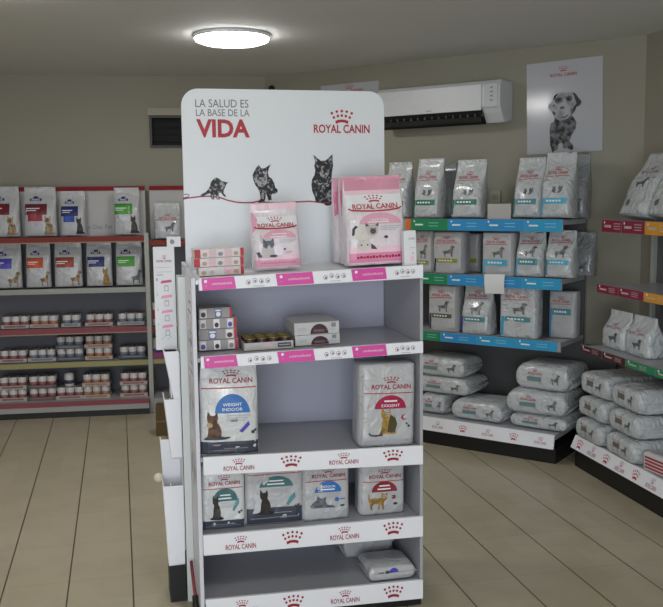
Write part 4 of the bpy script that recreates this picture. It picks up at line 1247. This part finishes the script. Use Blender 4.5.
def pocket(top, bot, y0, y1, lbl=None):
    """pocket whose front leans outwards: top/bot = picture points of its outer near edge"""
    (tx, tz), (bx, bz) = D.loc(*top, .30 + y0), D.loc(*bot, .30 + y0)
    tx -= RX; bx -= RX; tz, bz = tz, bz
    bx = min(bx, -.006); tx = min(tx, -.012)
    b = MB(); th = .004
    vs = [(tx, y0, tz), (bx, y0, bz), (bx, y1, bz), (tx, y1, tz)]
    vs += [(p[0] + th, p[1], p[2]) for p in vs]
    b.add(vs, [(0, 1, 2, 3), (7, 6, 5, 4), (0, 4, 5, 1), (1, 5, 6, 2), (2, 6, 7, 3), (3, 7, 4, 0)], LIPW)
    b.add([(bx, y0, bz), (bx, y1, bz), (-.003, y1, bz), (-.003, y0, bz), (bx, y0, bz + .004), (bx, y1, bz + .004), (-.003, y1, bz + .004), (-.003, y0, bz + .004)],
          [(0, 1, 2, 3), (7, 6, 5, 4), (0, 4, 5, 1), (1, 5, 6, 2), (2, 6, 7, 3), (3, 7, 4, 0)], LIPW)
    # near cheek
    b.add([(tx + th, y0, tz), (bx + th, y0, bz), (-.003, y0, bz), (-.003, y0, tz), (tx + th, y0 + .004, tz), (bx + th, y0 + .004, bz), (-.003, y0 + .004, bz), (-.003, y0 + .004, tz)],
          [(0, 1, 2, 3), (7, 6, 5, 4), (0, 4, 5, 1), (1, 5, 6, 2), (2, 6, 7, 3), (3, 7, 4, 0)], LIPW)
    o = obj('pocket', b, sr)
    # crowns printed on the outer face
    mm = MB(); n = Vector((tx - bx, 0, tz - bz)); L = n.length; n.normalize()
    out = Vector((-n.z, 0, n.x)) * .0006
    for k in range(4):
        yc = y0 + (y1 - y0) * (.15 + .22 * k); 
        for (da, db, r) in ((0, 0, .006), (.012, .01, .004), (.012, -.01, .004), (.016, 0, .004)):
            ctr = Vector((bx, yc + db, bz)) + n * (L * .5 + da) + out
            q = [ctr + n * (r * math.cos(a)) + Vector((0, r * math.sin(a), 0)) for a in (0, 1.05, 2.1, 3.14, 4.19, 5.24)]
            mm.add(q, [tuple(range(6))], LGREY)
    obj('crown_print', mm, o)
    # folded leaflets standing in it
    l = MB(); l.box(min(bx, tx) * .6, y0 + .01, bz + .006, min(bx, tx) * .6 + .004, y1 - .02, max(tz - .02, bz + .05), CARD); obj('leaflet', l, o)


pocket((163.5, 352), (174, 400), -.02, .12)
pocket((164, 400), (172, 459), -.025, .11)
pocket((160, 440), (164, 489), .10, .15)
pocket((163, 487), (169, 566), -.028, .09)
k = on_z(158, 477, .62)
b = MB(); b.lathe([(0, 0), (.016, 0), (.018, .004), (.016, .012), (0, .013)], mat('cream_knob', '#d8d2bf', .4), 16)
kz = D.loc(158.5, 477, .39)
kb = obj('round_knob', b, sr); kb.matrix_basis = Matrix.Translation((kz[0] - RX + .0, .09, kz[1])) @ Matrix.Rotation(R(90), 4, 'X')
b = MB(); b.tube([(kz[0] - RX, .105, kz[1]), (-.05, .12, kz[1])], .006, LIPW); obj('knob_arm', b, sr)
b = MB(); b.box(-.06, -.02, .0, -.003, .12, .2, BLACK); obj('rack_base', b, sr)

# ================================================================== angled shelving (blue and green rails)
RW = .15
ux1 = U2.loc(563.5, 225, RW)[0]; ux0 = U2.loc(360, 300, RW)[0]
ub1 = max(U2.loc(553, 445, 0)[0], ux1 - .02)
UW = ux1 - ux0
u = thing('shelving_unit', 'grey shelving with blue and green price rails under the air conditioner', 'shelving', U2.at(ux0, 0, 0))


def u2z(y, ly): return U2.loc(490, y, ly)[1]


UR = [(u2z(219, RW), u2z(231, RW)), (u2z(275.7, RW), u2z(286.8, RW)), (u2z(336, RW), u2z(345.6, RW))]
zb2 = u2z(427, 0)
b = MB(); b.box(0, D2 - .05, .1, UW, D2 - .03, UR[0][0] - .01, GDARK); b.box(UW + .001, D2 - .05, .1, UW + .20, D2 - .03, UR[2][1] - .01, GDARK); obj('back_panel', b, u)
for k in range(3):
    b = MB(); b.box(0, D2 - .0305, .0, .0, 0, 0, UPR) if False else None
for x in (0.0, UW - .03):
    b = MB(); b.box(x, D2 - .029, 0, x + .03, D2 - .002, UR[0][0] + .06, UPR); obj('upright', b, u)
segs = [[(None, 406, None), (406, 411, RAILO), (411, 447.7, RAILG), (447.7, 484.7, RAILB), (484.7, 524, RAILB), (524, 563.5, RAILC)],
        [(None, 447.5, RAILG), (447.5, 484.3, RAILB), (484.3, 522, RAILB), (522, 562.5, RAILC)],
        [(None, 440.5, RAILG), (440.5, 476.8, RAILB), (476.8, 516, RAILC), (516, 557.5, RAILC)]]
for k, (zt2, zb_) in enumerate(UR):
    b = MB(); b.box(0, RW, zt2 - .032, UW, D2 - .051, zt2 - .004, SHEET); sh = obj('shelf', b, u)
    b = MB(); b.box(-.001, RW - .012, zb_, UW + .001, RW - .001, zt2, G1); ra = obj('price_rail', b, sh)
    yy = (zt2 + zb_) / 2; hh = zt2 - zb_
    yrow = (225, 281, 341)[k]
    for (a, c, m) in segs[k]:
        if m is None: continue
        xa = .002 if a is None else U2.loc(a, yrow, RW - .012)[0] - ux0
        xc = min(UW - .001, U2.loc(c, yrow, RW - .012)[0] - ux0)
        P = Print(); P.rect(xa + .001, zb_ + .001, xc - .001, zt2 - .001, m)
        if xc - xa > .1:
            xo = xc - .215 if a is None else xa
            P.ell(xo + .025, yy + hh * .28, .006, .006, PWHITE, 1, 8)
            P.rect(xo + .03, yy - hh * .08, xo + .085, yy + hh * .06, PWHITE, 1)
            for q in range(2): P.rect(xo + .125, yy + hh * (.12 - .26 * q), xo + .19, yy + hh * (.17 - .26 * q), mat('rail_small_print', '#a9d0e0', .4), 1)
        nm_ = {RAILG: 'green_label', RAILB: 'blue_label', RAILC: 'blue_label', RAILO: 'orange_label'}[m]
        link(nm_, P.mesh(nm_, lambda x, z: RW - .012), sh)
bx1 = ub1 - ux0
b = MB(); b.box(0, .02, zb2 - .03, bx1, D2 - .051, zb2 - .001, SHEET); bs = obj('base_shelf', b, u)
zl2 = u2z(440, 0)
b = MB(); b.add([(0, .0, zl2), (bx1, .0, zl2), (bx1, .02, zb2), (0, .02, zb2), (0, .012, zl2), (bx1, .012, zl2), (bx1, .032, zb2), (0, .032, zb2)],
                [(0, 1, 2, 3), (7, 6, 5, 4), (0, 4, 5, 1), (1, 5, 6, 2), (2, 6, 7, 3), (3, 7, 4, 0)], LIPW); lp_ = obj('base_lip', b, bs)
for i, px in enumerate((437, 462, 487, 513, 540)):
    x = U2.loc(px, 433, 0)[0] - ux0; P = Print()
    if i % 2: P.crown(x, (zl2 + zb2) / 2, .05, .04, RED)
    else: P.brand(x, (zl2 + zb2) / 2, .07, .04, mat('faded_red_print', '#b0707a', .5))
    link('crown_mark' if i % 2 else 'brand_mark', P.mesh('lip_mark', lambda x, z: .02 * (z - zl2) / (zb2 - zl2)), bs)
b = MB(); b.box(0, .03, 0, bx1 + .004, D2 - .06, zl2 - .002, BLACK); obj('plinth', b, u)

# white paper note hanging over the second rail
n0 = U2.loc(484, 293.5, RW - .02); n1 = U2.loc(505, 275, RW - .02)
b = MB(); vs = []
for i in range(5):
    for j in range(5):
        a, c = i / 4, j / 4
        vs.append(((n1[0] - n0[0]) * (a * (1 - .08 * (1 - c)) + .04 * (1 - c)), -.012 * math.sin(c * 2.6) * (.6 + .4 * a) - .002, (n1[1] - n0[1]) * c + .004 * a))
vs += [(p[0], p[1] + .0012, p[2]) for p in vs]
fs = [(i * 5 + j, i * 5 + j + 1, (i + 1) * 5 + j + 1, (i + 1) * 5 + j) for i in range(4) for j in range(4)]
fs += [tuple(25 + q for q in f[::-1]) for f in fs]
b.add(vs, fs, CARD, True)
tag(obj('paper_note', b, None, U2.at(n0[0], RW - .0135, n0[1])), 'blank white paper note hanging over the second blue rail', 'note')
# white card on the top shelf
n0 = U2.loc(487.5, 218, RW + .04); n1 = U2.loc(511, 203, RW + .04)
b = MB(); b.box(0, 0, 0, n1[0] - n0[0], .006, n1[1] - UR[0][0] - .001, mat('off_white_card', '#b9b5b0', .5)); b.box(0, .0061, 0, n1[0] - n0[0], .04, .004, mat('off_white_card', '#b9b5b0', .5))
tag(obj('shelf_card', b, None, U2.at(n0[0], RW + .04, UR[0][0] - .003)), 'blank white card standing between bags on the topmost blue-railed shelf', 'card')


def vet(band, dogs=DOG_STAND, stripe=None, bandtxt=True, logo=RED, by=.20, bh=.09, ly_=.62):
    def fn(P, w, h):
        P.brand(-.02, ly_ + .10, .62, .14, logo, 1, .012)
        P.strip([(-.40, ly_ + .0), (.36, ly_ + .012)], .003, logo, 1)
        P.shape(dogs, *((-.12, .36, .24, .48) if dogs is DOG_HEADS else (-.16, by + bh + .05, .28, ly_ - .05)), GREYC if dogs is DOG_HEADS else mat('grey_dog_print', '#55585a', .4, var=(60, '#8d9092')), 1)
        P.rect(-.34, by, .36, by + bh, band, 1)
        if bandtxt:
            for q in range(5): P.rect(-.28 + .1 * q, by + bh * .35, -.21 + .1 * q, by + bh * .65, PWHITE, 2)
        P.lines(-.34, by - .03, .2, 3, .03, LGREY)
    r = {'front_print': fn}
    if stripe: r['side_stripe'] = lambda P, w, h: P.poly([(-.47, .04), (-.40, .04), (-.36, by + bh), (-.43, by + bh)], stripe, 2)
    return r


GU = 'bags on the blue-railed shelving'
zt0, zt1_, zt2_ = [UR[k][0] - .003 for k in range(3)]


def ubag(lab, x0, x1, yt, z, ly, d, pr_, seed, kind='gusset', lean=-4, yaw=0, mt=BAGS, amp=.006, h=None):
    return upright_bag('pet_food_bag', lab, 'pet food bag', GU, U2, x0, x1, yt, z, ly, d, kind, mt, pr_, seed, R(lean), 0, R(yaw), amp=amp, h=h)


TS = DOG_HEADS
ubag('silver bag on the topmost rail half hidden behind the pink bags', 382, 406, 163, zt0, .20, .13, vet(DTEAL, TS, DGREEN), 301)
ubag('silver bag with green band above the green rail label, front left of the topmost shelf', 411.5, 438, 159.5, zt0, .17, .12, vet(DGREEN, TS, DGREEN), 302, lean=-5)
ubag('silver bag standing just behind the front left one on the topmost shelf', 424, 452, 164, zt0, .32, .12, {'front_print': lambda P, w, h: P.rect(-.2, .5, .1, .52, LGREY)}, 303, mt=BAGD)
ubag('silver bag with green band and red lettering, left of the white card', 449.5, 480, 161, zt0, .17, .10, vet(DGREEN, TS, DGREEN), 304, lean=-9, mt=BAGS)
ubag('silver bag with teal band, right of the white card on the topmost shelf', 511, 539, 159, zt0, .17, .12, vet(TEAL, TS, TEAL), 305, lean=-8)
ubag('big silver bag with sky blue band below the dog poster', 538.5, 570, 153.5, zt0, .165, .14, vet(SKY, TS, SKY), 306, lean=-6)
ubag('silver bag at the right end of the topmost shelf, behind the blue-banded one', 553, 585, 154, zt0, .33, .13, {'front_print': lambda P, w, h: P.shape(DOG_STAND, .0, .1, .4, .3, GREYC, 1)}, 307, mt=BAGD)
# second row
ubag('white bag with olive band, left end of the second blue-railed shelf', 414, 431, 231, zt1_, .19, .13, vet(OLIVE, DOG_STAND, None, ly_=.73), 311, 'block', 0, mt=BAGG)
ubag('white bag with olive band and grey dog, second from left on the second shelf', 432.5, 461.5, 232, zt1_, .18, .13, vet(OLIVE, DOG_STAND, CHAR, ly_=.73, by=.27), 312, 'block', 0, mt=BAGG)
ubag('white bag with olive mark standing behind its twin, second shelf', 452, 478, 234, zt1_, .36, .10, {'front_print': lambda P, w, h: P.rect(-.2, .25, .44, .36, OLIVE)}, 313, 'block', 0, mt=BAGG)
ubag('white bag with pale blue band behind the hanging paper note', 481.5, 511, 233, zt1_, .17, .13, vet(SKY, DOG_STAND, SKY, ly_=.73, by=.24, bh=.14), 314, 'block', 0, mt=BAGG)
ubag('white bag with teal lettering right of the paper note, second shelf', 513.5, 541.5, 232.5, zt1_, .17, .13, vet(TEAL, DOG_STAND, SKY, ly_=.73, by=.26, bh=.14), 315, 'gusset', -2, mt=BAGS)
ubag('crumpled silver bag with blue lettering, right end of the second shelf', 543, 572, 231.5, zt1_, .165, .13, vet(SKY, DOG_STAND, TEAL, ly_=.73, by=.27, bh=.10), 316, 'gusset', -3, amp=.009)
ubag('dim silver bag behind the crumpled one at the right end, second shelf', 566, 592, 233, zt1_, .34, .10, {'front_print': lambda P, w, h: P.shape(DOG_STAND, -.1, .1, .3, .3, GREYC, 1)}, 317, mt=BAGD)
# third row
ubag('white bag with moss green band above the last green label, third shelf', 428, 455.5, 285.5, zt2_, .17, .13, vet(MOSS, DOG_STAND, CHAR, ly_=.73, by=.30), 321, 'block', 0, mt=BAGG)
ubag('rounded white bag with teal band in the middle of the third shelf', 459.5, 489, 286.5, zt2_, .165, .14, vet(TEAL, DOG_STAND, VIOLET, ly_=.73, by=.27, bh=.10), 322, 'gusset', 0, mt=BAGS)
ubag('wide shiny bag with blue band below the paper note, third shelf', 499, 535, 286, zt2_, .165, .13, vet(TEAL, DOG_STAND, RAILC, ly_=.73, by=.32, bh=.09), 323, 'block', 0, mt=BAGS, amp=.007)
ubag('white bag with teal band beyond the right end of the third blue rail', 548, 574, 292, zt2_, .30, .11, vet(TEAL, DOG_STAND, RAILC, ly_=.73, by=.5, bh=.14), 324, 'block', 0, mt=BAGG)


def flat_print(P, L, h):
    P.text('ROYAL CANIN', -.12, .67, .26, .10, RED, 2, .015); P.crown(-.12, .80, .10, .12, RED, 2)
    P.rect(-.27, .36, .0, .54, mat('dim_teal_band', '#6e8a8e', .4), 1)
    P.shape(DOG_STAND, .18, .3, .36, .72, mat('grey_dog_print', '#55585a', .4, var=(60, '#8d9092')), 1)


def flat_bag(lab, fr, x0, x1, z, h, ly, Wd, seed, yaw=0, mt=BAGS, pr_=None, group='bags lying in stacks on the base shelves'):
    la, lb = fr.loc2(x0, z + h * .5, ly), fr.loc2(x1, z + h * .5, ly)
    return lying_bag('pet_food_bag', lab, 'pet food bag', group, fr.at((la + lb) / 2, ly + Wd / 2, z, 0, 0, R(yaw)), lb - la - .02, Wd, h, mt, pr_ or {'side_print': flat_print}, seed)


zB = zb2
q = .002
fb = 'silver bag lying flat under the blue-railed shelves, '
h_ = .105
flat_bag(fb + 'bottom of the left stack', U2, 418, 446, zB, .115, .10, .32, 331)
flat_bag(fb + 'middle of the left stack', U2, 413, 469, zB + .122, .10, .13, .30, 332)
flat_bag(fb + 'top of the left stack', U2, 411, 465, zB + .225, .12, .15, .27, 333)
flat_bag('silver bag lying alone right of the left stack under the blue-railed shelves', U2, 449.5, 503, zB, .116, .07, .30, 334)
flat_bag(fb + 'bottom of the right stack', U2, 508, 568, zB, .085, .08, .34, 335)
flat_bag(fb + 'middle of the right stack', U2, 504, 566, zB + .087, .135, .06, .34, 336, 2)
flat_bag(fb + 'top of the right stack', U2, 514, 571, zB + .224, .145, .10, .32, 337, -2)

# ================================================================== right-hand shelving (wine red rails)
def ly_for(fr, px, py):
    lo, hi = -.2, .6
    for _ in range(40):
        mid = (lo + hi) / 2
        if fr.loc(px, py, mid)[0] < 0: hi = mid
        else: lo = mid
    return (lo + hi) / 2


VW = 2.0
v = thing('shelving_unit', 'shelving with wine red and amber rails along the right-hand wall', 'shelving', U3.m)
VR = [('t', (592, 219), (592, 231), .17), ('m', (588, 281.5), (588, 290), .15), ('b', (577, 342.5), (577, 349.5), .06)]
VZ = []
zb3 = U3.loc(573, 437, .0)[1] + .004
zl3 = U3.loc(571.5, 447.5, .0)[1]
for nm, a, c, ly in VR:
    VZ.append((U3.loc(*a, ly)[1], U3.loc(*c, ly)[1], ly))
b = MB(); b.box(.02, D3 - .04, .1, VW, D3 - .025, VZ[0][0] - .0, GDARK); obj('back_panel', b, v)
b = MB(); b.box(-.0, D3 - .06, 0, .03, D3 - .01, VZ[0][0] + .13, UPR); upo = obj('upright', b, v)
b = MB()
for k in range(22): b.box(-.002, D3 - .042, .5 + k * .055, .0, D3 - .03, .525 + k * .055, BLACK)
so_ = obj('slot_row', b, upo); so_['kind'] = 'stuff'
V3 = [[(0, .20, RAILR), (.2, .42, RAILR), (.42, .7, RAILY), (.7, .95, RAILY)], [(0, .22, RAILR), (.22, .46, RAILR), (.46, .7, RAILY)], [(0, .23, RAILM), (.23, .46, RAILM), (.46, .72, RAILG), (.72, .98, RAILG)]]
for k, (za, zc, ly) in enumerate(VZ):
    b = MB(); b.box(.031, ly + .01, za - .03, VW, D3 - .041, za - .004, SHEET); sh = obj('shelf', b, v)
    b = MB(); b.box(.0, ly - .01, zc, VW, ly, za, G1); ra = obj('price_rail', b, sh)
    hh = za - zc; yy = (za + zc) / 2
    for (xa, xc, m) in V3[k]:
        P = Print(); P.rect(xa + .002, zc + .001, xc - .002, za - .001, m)
        P.ell(xa + .03, yy + hh * .28, .007, .007, PWHITE, 1, 8); P.rect(xa + .03, yy - hh * .12, xa + .1, yy + hh * .08, mat('rail_pale_print', '#c9b3ae', .4), 1)
        for q_ in range(3): P.rect(xa + .125, yy + hh * (.18 - .2 * q_), xa + .19, yy + hh * (.24 - .2 * q_), mat('rail_pale_print', '#c9b3ae', .4), 1)
        nm_ = {RAILR: 'wine_label', RAILY: 'amber_label', RAILM: 'brown_label', RAILG: 'green_label'}[m]
        link(nm_, P.mesh(nm_, lambda x, z: ly - .01), sh)
b = MB(); b.box(.0, .03, zb3 - .03, VW, D3 - .041, zb3 - .001, SHEET); bs = obj('base_shelf', b, v)
b = MB(); b.add([(0, .0, zl3), (VW, .0, zl3), (VW, .03, zb3), (0, .03, zb3), (0, .012, zl3), (VW, .012, zl3), (VW, .042, zb3), (0, .042, zb3)],
                [(0, 1, 2, 3), (7, 6, 5, 4), (0, 4, 5, 1), (1, 5, 6, 2), (2, 6, 7, 3), (3, 7, 4, 0)], LIPW); obj('base_lip', b, bs)
for i in range(7):
    x = .08 + i * .14; P = Print()
    if i % 2 == 0: P.crown(x, (zl3 + zb3) / 2, .06, .045, RED)
    else: P.brand(x, (zl3 + zb3) / 2, .085, .05, mat('faded_red_print', '#b0707a', .5))
    link('crown_mark' if i % 2 == 0 else 'brand_mark', P.mesh('lip_mark', lambda x, z: .03 * (z - zl3) / (zb3 - zl3)), bs)
b = MB(); b.box(0, .03, 0, VW, D3 - .05, zl3 - .002, BLACK); obj('plinth', b, v)

GV = 'bags lying on the right-hand base shelf'


def end_print(P, L, h):
    P.rect(-.22, .45, .02, .68, mat('brown_grey_print', '#6f6862', .4), 1); P.shape(DOG_STAND, .1, .35, .3, .72, GREYC, 1); P.text('ROYAL CANIN', -.1, .76, .26, .07, mat('faded_red_print', '#b0707a', .5), 2, .01)


labs = ['bottom', 'middle', 'top']
for s_, (xa, xc) in enumerate([(.012, .315), (.33, .635), (.66, .95)]):
    z = zb3
    where = ['the stack nearest the corner', 'the second stack from the corner', 'the pile behind the red pack'][s_]
    for j in range(3 if s_ < 2 else 2):
        h_ = (.115, .115, .125)[j]
        dx = rnd.uniform(-.008, .008)
        lying_bag('pet_food_bag', 'silver bag on the right-hand base shelf, %s of %s' % (labs[j], where), 'pet food bag', GV,
                  U3.at((xa + xc) / 2 + dx, .012 + .19 + .014 * j + (.08 if s_ == 2 else 0), z, 0, 0, R(rnd.uniform(-2, 2))), xc - xa - .032, .38 if s_ < 2 else .26, h_, BAGS, {'side_print': end_print}, 340 + 3 * s_ + j, .009)
        z += h_ + .007
# top shelf of the right-hand run: bags leaning back towards the wall
zt3 = VZ[0][0] - .003
for i, (xa, xc) in enumerate([(.10, .36), (.37, .63)]):
    w = xc - xa; h = .36; d = .10; lean = R(-24)
    rot = Euler((lean, 0, 0)).to_matrix(); low = min((rot @ Vector((0, sy_ * d / 2, 0))).z for sy_ in (-1, 1))
    root = thing('pet_food_bag', 'silver bag leaning back above the wine and amber rail, ' + ['first', 'second', 'third'][i] + ' from the slotted upright', 'pet food bag', U3.at((xa + xc) / 2, VZ[0][2] + .06, zt3 - low + .001, lean), 'bags leaning on the top right shelf')
    mb, fr_ = bag_mesh(w, d, h, 'gusset', 360 + i, BAGS, .008); link('bag_body', mb.mesh('bag_body'), root)
    P = Print(w, h); P.brand(.0, .70, .6, .13, mat('faded_red_print', '#b0707a', .5)); P.shape(DOG_STAND, -.2, .4, .2, .56, GREYC, 1); P.ell(-.2, .16, .07, .05, GREYC, 1)
    link('front_print', P.mesh('front_print', fr_, cell=.04), root)
zt3 = VZ[2][0] - .003
for i, (xa, xc) in enumerate([(.05, .27), (.28, .50)]):
    la = (xa + xc) / 2; w = xc - xa; h = .20; d = .12
    root = thing('pet_food_bag', 'white bag standing above the brown rail labels, ' + ['first', 'second', 'third'][i] + ' from the corner', 'pet food bag', U3.at(la, VZ[2][2] + .08 + d / 2, zt3 + .001), 'bags above the brown rail')
    mb, fr_ = bag_mesh(w, d, h, 'gusset', 370 + i, BAGS, .006); link('bag_body', mb.mesh('bag_body'), root)
    P = Print(w, h); P.brand(.0, .62, .6, .16, mat('faded_red_print', '#b0707a', .5)); P.shape(DOG_STAND, -.1, .2, .3, .46, GREYC, 1); P.rect(-.4, .1, -.2, .2, LGREY)
    link('front_print', P.mesh('front_print', fr_, cell=.04), root)
# red and white pack at the front edge
z_ = zb3
root = thing('sachet_pack', 'small red and white wrapped pack at the front edge of the right base shelf', 'pack', U3.at(.745, .085, z_ + .001, 0, 0, R(6)), None)
b = MB(); b.box(-.09, -.04, 0, .09, .0, .09, mat('white_pack', '#d5d0d0', .3, coat=.5)); obj('carton_body', b, root, bevel=.012)
for j in range(4):
    P = Print(.18, .09); P.rect(-.4, .16 + j * .18, .4, .26 + j * .18, DKRED if j % 2 else BOXR); link('red_band', P.mesh('red_band', lambda x, z: -.0402), root)

# ================================================================== light and view
wd = bpy.data.worlds.new('world'); scene.world = wd; wd.use_nodes = True
bg = wd.node_tree.nodes['Background']; bg.inputs[0].default_value = (0.80, 0.88, 1.0, 1); bg.inputs[1].default_value = .6
# added fill light standing in for daylight from an assumed, unseen shop front
a = bpy.data.lights.new('front_fill_light', 'AREA'); a.shape = 'RECTANGLE'; a.size = 2.6; a.size_y = 1.9; a.energy = 60; a.color = (.86, .93, 1.0)
ao = bpy.data.objects.new('front_fill_light', a); COL.objects.link(ao)
ao.location = ((XL + .8 + cR.x - 1.2) / 2, YF + .02, 1.1); ao.rotation_euler = (R(90), 0, 0)
vs_ = scene.view_settings
scene.display_settings.display_device = 'sRGB'
vs_.view_transform = 'Standard'; vs_.look = 'None'; vs_.gamma = 1.0; vs_.use_curve_mapping = False
vs_.exposure = 0.64
